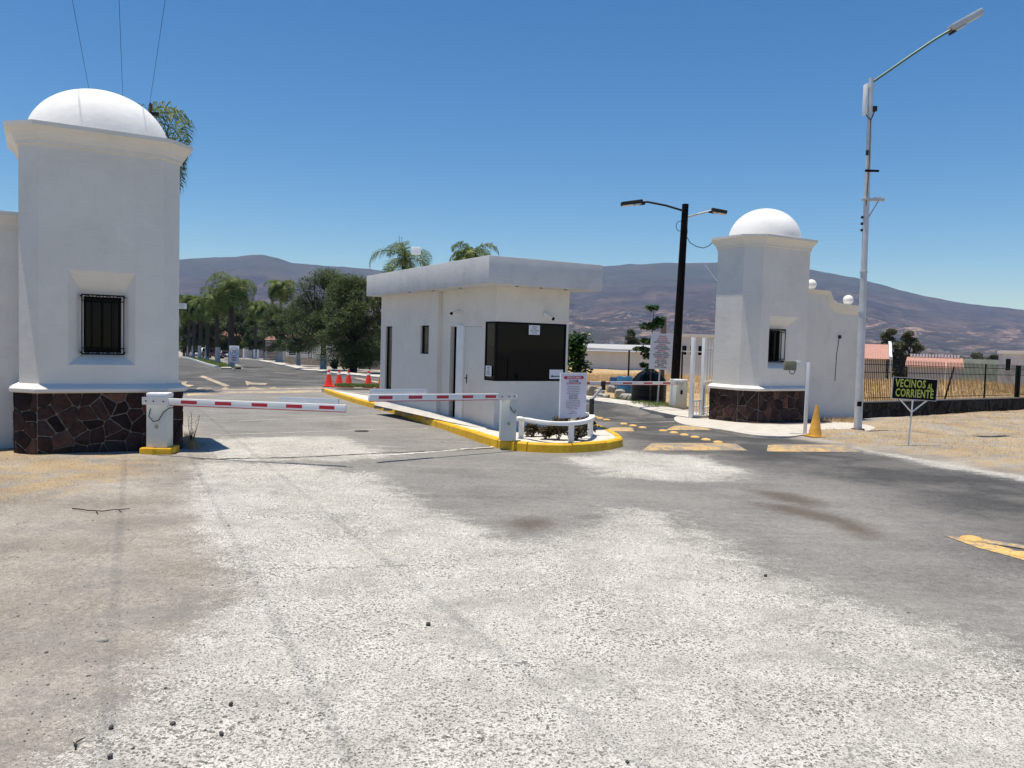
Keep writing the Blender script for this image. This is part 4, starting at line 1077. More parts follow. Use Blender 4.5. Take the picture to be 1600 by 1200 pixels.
# fork post on the island edge
p = G(923, 680, KH-.012)
t = thing("fork_post", "dark square steel post with a slanted arm that cradles the far barrier's boom", "post", (p.x, p.y, p.z), .35)
a_ = atd(923, 623, p.y); top = a_.z-p.z
m = MB(); m.box(-.035, .035, -.035, .035, 0, top); m.build("post", m_dsteel, t, bevel=.004)
q = atd(943, 602, p.y+.05)
lx, lz = ((q-p).xy.length), q.z-p.z
m = MB(); m.tube([(0, 0, top-.02), (lx, 0, lz-.03)], .032, 4); m.build("slanted_arm", m_galv, t)
m = MB(); m.box(lx-.03, lx+.045, -.03, .03, lz-.10, lz+.08); m.build("cradle", m_dsteel, t, bevel=.004)

# ------------------------------------------------------------------ planter rail, board and shrubs
zr = zi+.40
rail = [atz(x, y, zr) for x, y in ((813,653),(824,655.5),(840,658.5),(862,661),(886,661.5),(905,660),(918,657),(925,652.5),(922,648.5),(908,645.5),(890,644.5))]
c = rail[4]
t = thing("planter_rail", "low white curved rail running round the planter in front of the booth", "railing", (c.x, c.y, zi))
rs = catmull([(p.x, p.y) for p in rail], n=4)[:-4]
vs = []; W_ = .055
for i, p in enumerate(rs):
    tt = (rs[min(i+1, len(rs)-1)]-rs[max(i-1, 0)]).normalized(); nr = Vector((-tt.y, tt.x))*W_
    for s, z in ((-1, .36), (1, .36), (1, .43), (-1, .43)): vs.append((p.x+nr.x*s-c.x, p.y+nr.y*s-c.y, z))
m = MB(); fs = []
for i in range(len(rs)-1):
    for j in range(4): fs.append((i*4+j, i*4+(j+1) % 4, (i+1)*4+(j+1) % 4, (i+1)*4+j))
fs += [(0,3,2,1), tuple((len(rs)-1)*4+j for j in range(4))]
m.add(vs, fs); m.build("top_rail", m_white, t, smooth=True, bevel=.01)
for (x, y) in ((815, 653.5), (893, 661), (923, 652)):
    p = atz(x, y, zr); m = MB(); m.box(p.x-c.x-.05, p.x-c.x+.05, p.y-c.y-.03, p.y-c.y+.03, -.02, .37); m.build("leg", m_white, t, bevel=.006)
# banner board
p0 = atz(875, 654, zi+.43); p1 = atz(914, 652, zi+.43); wB = (p1-p0).xy.length
Yb = p0.y; tl = atd(877.5, 584, Yb); hB = tl.z-(zi+.43)
print("board", wB, hB)
ang = math.atan2(p1.y-p0.y, p1.x-p0.x)
t = thing("notice_board", "tall pale banner board with red heading and dense text on the curved rail", "sign", (p0.x, p0.y, zi+.432), ang)
m = MB(); m.box(0, wB, 0, .02, 0, hB); m.build("panel", m_banner, t)
m = MB()
for a in ((-.015, 0, 0, hB), (wB, wB+.015, 0, hB), (-.015, wB+.015, hB, hB+.015)): m.box(a[0], a[1], -.004, .024, a[2], a[3])
m.build("frame", m_white, t)
def put(parent, mb, mat, y, nm="lettering"):
    mb.v = [(a, y, b) for a, _, b in mb.v]; return mb.build(nm, mat, parent)
m = MB(); zt = hB-.075; n = 12; pts = []
for sx, a0 in ((1, -90), (-1, 90)):
    for i in range(n+1):
        a = math.radians(a0+180*i/n); pts.append((wB/2+sx*(wB*.36)+.022*math.cos(a), -.0025, zt+.028*math.sin(a)))
m.add(pts, [tuple(range(len(pts)))]); m.build("red_band", m_inkr, t)
put(t, text_mesh([(wB/2, zt, "ATENCIÓN AMIGO", 1)], .050, m_white, weight=.01, sx=.82), m_white, -.005)
put(t, text_mesh([(wB/2, hB-.14, "NO SE DEJE", 1)], .052, m_ink, weight=.02, sx=.9), m_ink, -.0025)
put(t, text_mesh([(wB/2, hB-.185, "SORPRENDER", 1)], .056, m_inkr, weight=.02, sx=1.1), m_inkr, -.0025)
ls = []; zz = hB-.24
for s, f in (("Estimado visitante y prestador", 1), ("de servicios: para su ingreso es", 1), ("necesario registrarse en la caseta", 1), ("y presentar una identificación", 1), ("oficial vigente. Horario de acceso:", 1)):
    ls.append((wB/2, zz, s, f)); zz -= .032
put(t, text_mesh(ls, .027, m_ink, weight=.004, sx=.95), m_ink, -.0025)
ls = []
for s in ("DE 7:00 A 18:00 H", "DE 8:00 A 15:00 H", "DE 9:00 A 14:00 H"): ls.append((wB/2, zz-.004, s, 1)); zz -= .034
put(t, text_mesh(ls, .033, m_ink, weight=.02, sx=.9), m_ink, -.0025)
ls = []; zz -= .005
for s in ("Lunes a viernes, sábado y domingo", "No se permite el acceso de unidades", "pesadas ni la descarga de materiales", "sin autorización de la administración.", "Respete el límite de velocidad y los", "señalamientos del lugar"):
    ls.append((wB/2, zz, s, 1)); zz -= .03
put(t, text_mesh(ls, .027, m_ink, weight=.004, sx=.92), m_ink, -.0025)
put(t, text_mesh([(wB/2, zz-.02, "ATENTAMENTE", .7), (wB/2, zz-.055, "LA ADMINISTRACIÓN", .9)], .026, m_ink, weight=.008), m_ink, -.0025)

def leaf_cloud(mb, c, rad, n, size, rd, shape=None, flat=.5):
    """small folded leaf faces through an ellipsoid"""
    for _ in range(n):
        while True:
            d = Vector((rd.uniform(-1, 1), rd.uniform(-1, 1), rd.uniform(-1, 1)))
            if d.length <= 1: break
        if rd.random() < .6 and d.length > .01: d = d.normalized()*rd.uniform(.6, 1.0)
        p = Vector((c[0]+d.x*rad[0], c[1]+d.y*rad[1], c[2]+d.z*rad[2]))
        s = size*rd.uniform(.6, 1.3); a = Vector((rd.gauss(0, 1), rd.gauss(0, 1), rd.gauss(0, flat))).normalized()
        b = a.cross(Vector((rd.gauss(0, .6), rd.gauss(0, .6), 1))).normalized()*s*.45
        k = len(mb.v); mb.v += [tuple(p-b*.2), tuple(p+a*s*.45+b), tuple(p+a*s), tuple(p+a*s*.45-b)]
        mb.f.append([k, k+1, k+2, k+3]); mb.m.append(0)
def bush(name, label, cat, p, rad, n, size, mat, stems=5, group=None, seed=1, clumps=5):
    rd = random.Random(seed); t = thing(name, label, cat, tuple(p), 0, group)
    s = MB()
    for i in range(stems):
        a = rd.uniform(0, 6.28); s.tube([(0, 0, -.03), (math.cos(a)*rad[0]*.3, math.sin(a)*rad[1]*.3, rad[2]*.8), (math.cos(a)*rad[0]*.6, math.sin(a)*rad[1]*.6, rad[2]*1.4)], [max(.012, size*.12), size*.09, size*.04], 5)
    s.build("stems", m_bark, t)
    f = MB()
    for i in range(clumps):
        a = rd.uniform(0, 6.28); r = rd.uniform(.1, .6)
        leaf_cloud(f, (math.cos(a)*rad[0]*r, math.sin(a)*rad[1]*r, rad[2]*rd.uniform(.7, 1.35)), (rad[0]*.55, rad[1]*.55, rad[2]*.55), n//clumps, size, rd)
    f.build("foliage", mat, t); return t
for i, (x, y, r, h, lab) in enumerate(((832,682,.22,.13,"small low dark shrub nearest the middle barrier in the planter"),(852,686,.24,.15,"low dark green shrub in the planter, second from the middle barrier"),
    (872,688,.26,.20,"fuller russet shrub in the planter left of the rail's front leg"),(900,688,.26,.17,"low russet shrub directly right of the rail's front leg"),(918,680,.24,.24,"tallest russet shrub at the right end of the planter under the board"),
    (878,676,.22,.22,"dark shrub behind the rail under the board's left corner"))):
    p = G(x, y, KH-.012); bush("planter_shrub", lab, "shrub", p, (r, r*.8, h), 900, .045, m_plant, 6, "low shrubs in the booth planter", i+3)

# notices on the glass, cameras
def notice(label, lx, lz, w, h, lines, arrow=False, side='front'):
    p = bl(lx, -.006, lz) if side == 'front' else bl(-.006, lx, lz)
    rot = AZ if side == 'front' else AZ-math.pi/2
    t = thing("paper_notice", label, "notice", tuple(p), rot, None)
    m = MB(); m.box(0, w, -.008, -.002, 0, h); m.build("sheet", m_paper, t)
    if lines: put(t, text_mesh([(w/2, h-(i+.9)*h/(len(lines)+.8), s, 1) for i, s in enumerate(lines)], h/(len(lines)+2.2), m_ink, weight=.02, sx=.8), m_ink, -.010)
    if arrow:
        m = MB(); z = h*.28; m.add([(.03, -.0105, z), (.08, -.0105, z+.03), (.08, -.0105, z+.010), (w-.02, -.0105, z+.010), (w-.02, -.0105, z-.010), (.08, -.0105, z-.010), (.08, -.0105, z-.03)], [tuple(range(7))])
        m.build("arrow_mark", m_ink, t)
def fx(x, y=550): return along(GC, V2, x, y)
notice("white notice with black lines at the top of the booth's dark window", fx(825), 1.99, fx(842)-fx(825), .20, ["FAVOR DE", "BAJAR EL", "VIDRIO Y APAGAR", "LAS LUCES"])
notice("pale sheet with a left pointing arrow in the lower right corner of the booth window", fx(859), 1.05, fx(880)-fx(859), .20, [], True)
yy0 = along(GC, U2, 768.5, 583); yy1 = along(GC, U2, 759.5, 583)
notice("small white notice at the foot of the booth window's narrow side pane", max(yy0, yy1), 1.09, abs(yy1-yy0), .22, ["ACCESO", "SOLO", "PERSONAL", "DE CASETA"], side='side')
def cctv(label, p, dirv, s=1.0):
    t = thing("security_camera", label, "camera", tuple(p), 0)
    d = Vector(dirv).normalized(); nrm = d.cross(Vector((0,0,1))).normalized(); up = nrm.cross(d)
    b = MB(); b.tube([(0,0,0), -d*.0+up*.02+d*.06*s], .02*s, 8); b.build("bracket", m_white, t)
    c0 = d*.04*s-up*.01*s
    b = MB(); b.tube([c0, c0+d*.24*s], .042*s, 12); b.build("housing", m_white, t, smooth=True, angle=50)
    b = MB(); b.tube([c0+d*.241*s, c0+d*.275*s], .040*s, 12); b.build("lens_hood", m_black, t, smooth=True, angle=50)
    return t
cctv("white bullet camera on the booth's long side above the door", bl(-.01, 1.75, 2.50), (U2.x*-.4-V2.x*.9, U2.y*-.4-V2.y*.9, -.28), .85)
cctv("white bullet camera on the booth's front above the dark window", bl(fx(849, 486), -.01, 2.47), (V2.x*.5-U2.x*.8, V2.y*.5-U2.y*.8, -.5), .9)
# antennas on the roof
p = bl(1.2, 5.0, HS+.55)
pm = atd(650, 392, p.y); zt_ = pm.z
q0 = Vector((pm.x, p.y, p.z))
t = thing("roof_antenna", "white flat panel antenna on a short stand behind the booth roof's edge", "antenna", tuple(q0), 0)
m = MB(); m.tube([(0,0,0), (0,0,zt_-q0.z-.1)], .015, 6); m.build("mast", m_galv, t)
m = MB(); m.box(-.13, .13, -.05, .0, zt_-q0.z-.1, zt_-q0.z+.10); m.build("panel", m_white, t, bevel=.02)
pm = atd(629, 370, p.y+.2); q0 = Vector((pm.x, p.y+.2, p.z))
t = thing("roof_mast", "thin whip mast rising from the booth roof before a palm crown", "antenna", tuple(q0), 0)
m = MB(); H_ = pm.z-q0.z; m.tube([(0,0,0), (0,0,H_*.6), (-.02,0,H_)], [.012,.009,.006], 5); m.build("rod", m_dsteel, t)
m = MB(); m.tube([(-.01,0,H_*.75), (-.07,0,H_*.85), (-.10, 0, H_*1.03)], .006, 5); m.tube([(0,0,H_*.8), (.03,0,H_*.86)], .006, 5); m.build("side_rods", m_dsteel, t)

# ------------------------------------------------------------------ cones
def make_cone(mat, H, r, label, collar, group):
    t = thing("traffic_cone", label, "traffic cone", (0,0,0), 0, group)
    b = MB(); w = r*1.25; b.box(-w, w, -w, w, 0, .035); b.build("base", mat, t, bevel=.01)
    c = MB(); c.lathe([(r, .036), (r*.96, .06), (r*.26, H*.93), (r*.22, H), (r*.16, H)], n=24); body = c.build("cone_body", mat, t, smooth=True)
    if collar:
        c = MB(); f = lambda z: r*.96+(r*.26-r*.96)*(z-.06)/(H*.93-.06)+.003
        c.lathe([(f(H*.74), H*.74), (f(H*.86), H*.86)], n=24); c.f = c.f[:-2]; c.m = c.m[:-2]; c.build("reflective_collar", m_white, t, smooth=True)
    return t
cones = [(513.5,604.5),(529.5,605),(544.5,605.5),(575.5,606),(596,606.5)]
labs = ["red traffic cone standing at the far tip of the yellow kerb, leftmost of the row", "red traffic cone second from the left behind the island", "red traffic cone third from the left, before the gap in the row", "red traffic cone standing alone right of the gap in the row", "red traffic cone mostly hidden behind the booth's far corner"]
cn = make_cone(m_cone, .74, .19, labs[0], True, "red cones lined up behind the island")
for i, (x, y) in enumerate(cones):
    p = G(x, y); o = cn if i == 0 else dup(cn, label=labs[i]); o.location = (p.x, p.y, gz(p.x, p.y)+.02)
    k = 26.0*(p.y)/1250/.74; o.scale = (k, k, k)
p = G(1273, 684); yc = make_cone(m_cony, .73, .15, "tall faded yellow cone standing between the card reader post and the lamp pole", False, None); yc.location = (p.x, p.y, gz(p.x, p.y)+.02); yc.rotation_euler = (0, .03, .4)

# card reader post
p = G(1257.5, 681); q = atd(1259, 566, p.y); H_ = q.z-gz(p.x, p.y)
t = thing("reader_post", "slim white post holding an olive card reader box before the right tower's window", "post", (p.x, p.y, gz(p.x, p.y)), 0)
m = MB(); m.box(-.035, .035, -.03, .03, -.05, H_); m.build("post", m_white, t, bevel=.005)
m = MB(); m.box(-.26, -.036, -.02, .02, H_-.04, H_); m.build("bracket", m_white, t)
m = MB(); m.box(-.56, -.30, -.09, .05, H_-.20, H_+.02); m.build("reader_box", M_("olive_reader", (.20, .20, .13), .5, .1, 5, 60, 0), t, bevel=.012)
m = MB(); m.box(-.299, -.20, -.05, .02, H_-.08, H_+.03); m.build("reader_mount", m_white, t, bevel=.006)
m = MB(); m.tube([(-.44, -.02, H_-.20), (-.42, -.02, H_-.27), (-.36, -.02, H_-.29), (-.31, -.02, H_-.24), (-.31, -.01, H_-.15)], .009, 6); m.build("cable", m_black, t, smooth=True)

# ------------------------------------------------------------------ lamp pole on the right
p = G(1340, 676); Yp = p.y; zb = ground_z(p.x, p.y); top = atd(1361.5, 122, Yp)
H_ = top.z-zb; lean = top.x-p.x
print("pole", p, H_, lean)
t = thing("lamp_pole", "tall white lamp pole with a green arm, antenna panel and brackets beside the scroll-topped wall", "lamp post", (p.x, p.y, zb), 0)
lx = lambda z: lean*z/H_
m = MB(); m.tube([(lx(z), 0, z) for z in (-.2, 0, 1.5, 3.0, H_*.5, H_)], [.10, .10, .095, .088, .075, .055], 16); m.build("pole", m_white if False else M_("weathered_white_pole", (.55, .56, .57), .5, .15, 3, 50, .002), t, smooth=True)
m = MB(); m.tube([(0, 0, -.02), (0, 0, .03)], .16, 14); m.build("base_plate", M_("rusty_plate", (.12, .06, .03), .9, .4, 8, 50, .004), t)
m = MB(); m.box(-.09, .02, -.112, -.095, .60, .72); m.build("black_patch", m_black, t)
for z, r in ((2.95, .095), (3.95, .09)):
    m = MB(); m.tube([(lx(z), 0, z), (lx(z+.03), 0, z+.03)], r+.006, 16); m.build("clamp_band", m_galv, t, smooth=True, angle=40)
e = atd(1487, 46, Yp-.3); a0 = Vector((lx(H_-.12), 0, H_-.12)); el = Vector((e.x-p.x, -.3, e.z-zb))
m = MB(); midp = a0.lerp(el, .5)+Vector((0, 0, .03)); m.tube([a0, a0.lerp(midp, .5)+Vector((0,0,.0)), midp, midp.lerp(el, .6)+Vector((0,0,.02)), el], .032, 10); arm = m.build("lamp_arm", m_green, t, smooth=True)
dh = Vector(((atd(1530, 22, Yp-.3)-e))).normalized()
def lamp_head(par, o, d, L, w, h, mt, lens=True):
    n = Vector((0,1,0)) if abs(d.y) < .7 else Vector((1,0,0)); n = (n-d*n.dot(d)).normalized(); u_ = n.cross(d); u_ = u_ if u_.z > 0 else -u_
    def bx(a, b, w0, w1, h0, h1, nm, mat, pr, bv=0):
        m = MB(); m.add([o+d*aa+n*ww+u_*hh for aa, ww, hh in ((a,w0,h0),(b,w0,h0),(b,w1,h0),(a,w1,h0),(a,w0,h1),(b,w0,h1),(b,w1,h1),(a,w1,h1))], [(0,3,2,1),(4,5,6,7),(0,1,5,4),(1,2,6,5),(2,3,7,6),(3,0,4,7)])
        return m.build(nm, mat, pr, bevel=bv)
    hd = bx(-.02, L, -w/2, w/2, -h*.3, h*.7, "lamp_head", mt, par, h*.25)
    bx(L*.45, L*.95, -w*.38, w*.38, -h*.42, -h*.305, "lens", m_lamp, hd)
    bx(L*.05, L*.38, -w*.35, w*.35, -h*.62, -h*.305, "driver_box", m_galv, hd, h*.08)
    bx(-.10, .08, -.035, .035, -h*.75, -h*.31, "clamp", m_dsteel, hd)
lamp_head(t, el, dh, .80, .32, .14, m_galv)
zpx = lambda y, x=1361: atd(x, y, Yp).z-zb
z = zpx(155); X_ = lx(z)
m = MB(); m.box(X_-.16, X_-.11, -.09, .09, zpx(180), zpx(132)); m.build("antenna_panel", m_white, t, bevel=.01)
for yy in (138, 172): m = MB(); m.box(X_-.109, X_+.06, -.03, .03, zpx(yy)-.02, zpx(yy)+.02); m.build("bracket", m_galv, t)
m = MB(); m.box(X_+.055, X_+.16, -.05, .05, zpx(174), zpx(166)); m.build("radio_box", m_dsteel, t, bevel=.008)
m = MB(); zz = zpx(176); m.tube([(X_-.12, -.02, zz), (X_-.08, -.05, zz-.12), (X_, -.07, zz-.2), (X_+.05, -.06, zz-.1), (X_+.1, -.03, zz+.04)], .012, 6); m.tube([(X_, -.065, zz-.2), (X_+.02, -.07, zz-1.2), (X_-.01, -.075, zz-2.3)], .007, 5); m.build("cable", m_black, t, smooth=True)
z = zpx(268); X_ = lx(z); m = MB(); m.box(X_-.10, X_+.24, -.10, -.06, z-.025, z+.025); m.build("black_bracket", m_black, t)
z = zpx(312); X_ = lx(z); m = MB(); m.box(X_-.13, X_+.42, -.08, .03, z-.03, z+.03); m.build("white_bracket", m_galv, t, bevel=.01)
m = MB(); m.tube([(X_+.02, -.04, z-.5), (X_+.28, -.04, z-.03)], .018, 6); m.build("brace", m_galv, t)
m = MB(); m.box(X_+.18, X_+.40, -.07, .02, z+.031, z+.06); m.build("small_box", m_white, t)
m = MB(); z = zpx(240); m.box(lx(z)-.09, lx(z)-.04, -.1, -.05, z-.06, z+.06); m.build("socket", m_dsteel, t)
for yy in (340, 350, 360): m = MB(); z = zpx(yy); m.box(lx(z)-.12, lx(z)-.07, -.02, .02, z-.03, z+.03); m.build("step_lug", m_dsteel, t)

# ------------------------------------------------------------------ dark wooden post with two lamps
p = G(1052, 641); zb = gz(p.x, p.y); Yp = p.y; top = atd(1071, 319, Yp); H_ = top.z-zb; lean = top.x-p.x
t = thing("wooden_lamp_post", "dark creosoted wooden post carrying two street lamps beyond the far barrier", "lamp post", (p.x, p.y, zb), 0)
m = MB(); m.tube([(0,0,-.2), (lean*.3, 0, H_*.3), (lean*.65, 0, H_*.65), (lean, 0, H_)], [.155, .145, .125, .11], 12); m.build("pole", m_wood, t, smooth=True, angle=40)
def arm_to(y0, pts, hd, Lh, nm, mat, yoff):
    P = [Vector((lean*(atd(1068, y0, Yp).z-zb)/H_, 0, atd(1068, y0, Yp).z-zb))]+[Vector((atd(x, y, Yp+yoff).x-p.x, yoff, atd(x, y, Yp+yoff).z-zb)) for x, y in pts]
    m = MB(); m.tube(P, .035, 8); m.build(nm, mat, t, smooth=True)
    e = P[-1]; h = Vector((atd(*hd, Yp+yoff).x-p.x, yoff, atd(*hd, Yp+yoff).z-zb))
    lamp_head(t, e, (h-e).normalized(), Lh, .28, .12, m_dsteel)
arm_to(330, ((1040,321),(1012,315.5),(1003,316)), (972,320), .70, "lamp_arm", m_dsteel, -.5)
arm_to(340, ((1090,334.5),(1112,329)), (1135,333.5), .52, "lamp_arm", m_galv, .6)
m = MB(); cz = atd(1063, 354, Yp).z-zb; cx_ = atd(1061, 354, Yp).x-p.x
m.tube([(cx_+.12*math.cos(a), -.1, cz+.17*math.sin(a)) for a in [2*math.pi*i/14 for i in range(14)]], .012, 5); m.build("wire_coil", m_dsteel, t)
cab = [Vector((atd(x, y, Yp-.3).x-p.x, -.3, atd(x, y, Yp-.3).z-zb)) for x, y in ((1073,345),(1074,362),(1073,370),(1078,379),(1088,385),(1099,387.5),(1108,384),(1119,372))]
m = MB(); m.tube(cab, .014, 5); m.build("hanging_cable", m_dsteel, t, smooth=True)
o = MB(); P = [atd(x, y, Yp-2) for x, y in ((1102,414),(1112,428),(1121,440))]; c = P[0]; o.tube([q-c for q in P], .013, 5)
tag(o.build("guy_wire", m_white, loc=tuple(c)), "short pale guy wire slanting down to the right tower", "wire")

# ------------------------------------------------------------------ VECINOS sign
p = G(1419, 700); zb = ground_z(p.x, p.y); Yp = p.y
bl_, tl_, br_ = atd(1392.5, 623, Yp), atd(1394, 590.5, Yp), atd(1461, 624, Yp+.0)
WS = (br_-bl_).xy.length; HS_ = (tl_.z-bl_.z); zb0 = bl_.z-zb; lean = .03
t = thing("roadside_sign", "black sign with lime letters VECINOS AL CORRIENTE on a white stake", "sign", (p.x, p.y, zb), 0)
cx_ = (bl_.x+br_.x)/2-p.x
sg = MB(); sg.box(-WS/2, WS/2, 0, .018, 0, HS_); s_o = sg.build("sign_face", m_ink, t); s_o.location = (cx_, -.03, zb0); s_o.rotation_euler = (0, .035, .0)
f = MB()
for a in ((-WS/2-.012, -WS/2, 0, HS_), (WS/2, WS/2+.012, 0, HS_), (-WS/2-.012, WS/2+.012, HS_, HS_+.012), (-WS/2-.012, WS/2+.012, -.012, 0)): f.box(a[0], a[1], -.004, .022, a[2], a[3])
f.build("sign_frame", m_galv, s_o)
sy = 1.0
m = text_mesh([(-.095, 0, "VECINOS", 1)], .195, m_lime, weight=.022, sx=.74, space=1.08); m.v = [(a, -.004, HS_*.73+b*1.18) for a, _, b in m.v]; m.build("lettering", m_lime, s_o)
m = text_mesh([(.315, 0, "AL", 1)], .14, m_lime, weight=.026, sx=.66); m.v = [(a, -.004, HS_*.64+b*1.2) for a, _, b in m.v]; m.build("lettering", m_lime, s_o)
m = text_mesh([(0, 0, "CORRIENTE", 1)], .195, m_lime, weight=.022, sx=.72, space=1.07); m.v = [(a, -.004, HS_*.27+b*1.18) for a, _, b in m.v]; m.build("lettering", m_lime, s_o)
m = MB(); m.tube([(0, 0, -.1), (.045, 0, zb0+.05)], .018, 6); m.build("stake", m_white, t)
zk = zb0-.27
m = MB(); m.tube([(.03, 0, zk), (-.27+.04, 0, zb0+.0)], .014, 6); m.build("brace", m_white, t)
m = MB(); m.tube([(.03, 0, zk), (.36, 0, zb0+.0)], .014, 6); m.build("brace", m_white, t)

# ------------------------------------------------------------------ iron fence on lava wall
a0 = Vector(tuple(G(1342, 655)[:2])); a1 = Vector(tuple(G(1600, 641)[:2])); fdv = (a1-a0).normalized(); LF = (a1-a0).length+7
rotf = math.atan2(fdv.y, fdv.x)
zA = ground_z(a0.x, a0.y)
def fz(s): q = a0+fdv*s; return gz(q.x, q.y)-gz(a0.x, a0.y)
WH = .52; FH = 1.92
t = thing("iron_fence", "black picket fence on a low lava stone wall along the dry field, one post leaning", "fence", (a0.x, a0.y, gz(a0.x, a0.y)), rotf)
w = MB(); n = 12
for i in range(n):
    s0, s1 = LF*i/n, LF*(i+1)/n
    w.add([(s0,.02,fz(s0)-.3),(s1,.02,fz(s1)-.3),(s1,.26,fz(s1)-.3),(s0,.26,fz(s0)-.3),(s0,.02,fz(s0)+WH),(s1,.02,fz(s1)+WH),(s1,.26,fz(s1)+WH),(s0,.26,fz(s0)+WH)], [(4,5,6,7),(0,1,5,4),(2,3,7,6)]+([(3,0,4,7)] if i == 0 else [])+([(1,2,6,5)] if i == n-1 else []))
wall_o = w.build("low_wall", M_("dark_joint_mortar", (.03, .028, .026), .95, .3, 8, 40, .004), t)
clad(wall_o, (0, .02), (LF, .02), -.15, WH-.01, 130, 77, m_lava, proud=.05, zbase=lambda f: fz(LF*f))
c = MB()
for i in range(n):
    s0, s1 = LF*i/n, LF*(i+1)/n
    c.add([(s0,-.03,fz(s0)+WH),(s1,-.03,fz(s1)+WH),(s1,.31,fz(s1)+WH),(s0,.31,fz(s0)+WH),(s0,-.03,fz(s0)+WH+.035),(s1,-.03,fz(s1)+WH+.035),(s1,.31,fz(s1)+WH+.035),(s0,.31,fz(s0)+WH+.035)], [(4,5,6,7),(0,1,5,4),(2,3,7,6),(0,3,2,1)])
c.build("wall_coping", m_mortar, t)
m_fence = M_("dark_green_iron", (.008, .011, .009), .6, .2, 6, 60, 0, spec=.1)
for z in (.66, FH-.42, FH-.16):
    r = MB(); r.tube([(0, .14, z), (LF, .14, z+fz(LF))], .016, 4); r.build("fence_rail", m_fence, t)
pk = MB(); pk.box(-.0075, .0075, -.0075, .0075, .50, FH-.05); pk.add([(-.012,-.012,FH-.05),(.012,-.012,FH-.05),(.012,.012,FH-.05),(-.012,.012,FH-.05),(0,0,FH+.04)], [(0,1,4),(1,2,4),(2,3,4),(3,0,4)])
pme = pk.mesh("picket", m_fence)
s = .08; k = 0
posts = [along((a0.x, a0.y), (fdv.x, fdv.y), x, 600) for x in (1413, 1484, 1546, 1597)]
print("posts", posts, LF)
while s < LF:
    if min(abs(s-q) for q in posts) > .06: link("picket", pme, t, (s, .163, fz(s)))
    s += .125; k += 1
print("pickets", k)
for i, s in enumerate(posts):
    w_ = .05 if i < 3 else .16
    m = MB(); m.box(-w_/2, w_/2, -w_/2, w_/2, 0, FH-.50); q = m.build("fence_post", m_fence, t, bevel=.006); q.location = (s, .163, fz(s)+.50)
    if i == 1: q.rotation_euler = (0, .52, 0)
q = posts[-1]+3.2
m = MB(); m.box(-.03, .03, -.03, .03, 0, FH-.5); qq = m.build("fence_post", m_fence, t); qq.location = (q, .163, fz(q)+.5)
# ------------------------------------------------------------------ white swing gate beside the far tower
p = G(1096, 655); zb = gz(p.x, p.y); pg = G(1079, 656)
t = thing("swing_gate", "tall open white metal gate folded back against the right tower", "gate", (p.x, p.y, zb), math.atan2((pg-p).y, (pg-p).x))
Hg = atd(1104, 528, p.y).z-zb; Wg = (pg-p).xy.length
for x0 in (0, Wg):
    m = MB(); m.box(x0-.05, x0+.05, -.05, .05, 0, Hg); m.build("gate_post", m_white, t, bevel=.006)
t2 = p
bk = atd(1113, 640, p.y+1.9); R_ = (Matrix.Translation((p.x, p.y, zb)) @ Matrix.Rotation(t.rotation_euler.z, 4, 'Z')).inverted()
q = R_ @ Vector((bk.x, bk.y, zb))
for z in (.12, .30, Hg*.45, Hg-.32, Hg-.05):
    m = MB(); m.tube([(0, 0, z), (q.x, q.y, z)], .022, 4); m.build("gate_rail", m_white, t)
for i in range(1, 4):
    f = i/4; m = MB(); m.box(q.x*f-.012, q.x*f+.012, q.y*f-.012, q.y*f+.012, .12, Hg-.05); m.build("gate_bar", m_white, t)
m = MB(); m.tube([(q.x, q.y, 0), (q.x, q.y, Hg)], .03, 4); m.build("gate_post", m_white, t)
for i in range(1, 4):
    f = i/4; m = MB(); m.box(Wg*f-.01, Wg*f+.01, -.01, .01, .1, .55); m.build("gate_bar", m_white, t)
for z in (.12, .55):
    m = MB(); m.box(.05, Wg-.05, -.015, .015, z-.02, z+.02); m.build("gate_rail", m_white, t)

# ------------------------------------------------------------------ tank, drums, rocks, small board
def tank():
    p = G(1012, 632); R = 1.02; H = 1.75
    c = G(1013, 629); zb = gz(c.x, c.y)
    k = atd(1037, 615, c.y).x-atd(983, 615, c.y).x; R = k/2*1.0; H = atd(1013, 575, c.y).z-zb
    t = thing("water_tank", "big black plastic water tank with a ribbed dome top behind the rocks", "water tank", (c.x, c.y, zb), 0)
    pr = [(R*.97, 0), (R, .08), (R, H*.16), (R*.975, H*.18), (R, H*.2), (R, H*.36), (R*.975, H*.38), (R, H*.4), (R, H*.58), (R*.96, H*.66), (R*.62, H*.84), (R*.34, H*.91), (R*.30, H*.915)]
    m = MB(); m.lathe(pr, n=36); m.build("tank_body", m_tank, t, smooth=True, angle=30)
    m = MB(); m.lathe([(R*.29, H*.90), (R*.30, H*.96), (R*.27, H)], n=24); m.build("tank_lid", m_tank, t, smooth=True, angle=30)
    for i in range(8):
        a = 2*math.pi*i/8+.2; m = MB(); pr2 = [(R*.97, H*.655), (R*.63, H*.84), (R*.35, H*.915)]
        m.tube([(r*math.cos(a), r*math.sin(a), z) for r, z in pr2], .035, 6); m.build("tank_rib", m_tank, t)
    return c
tank()
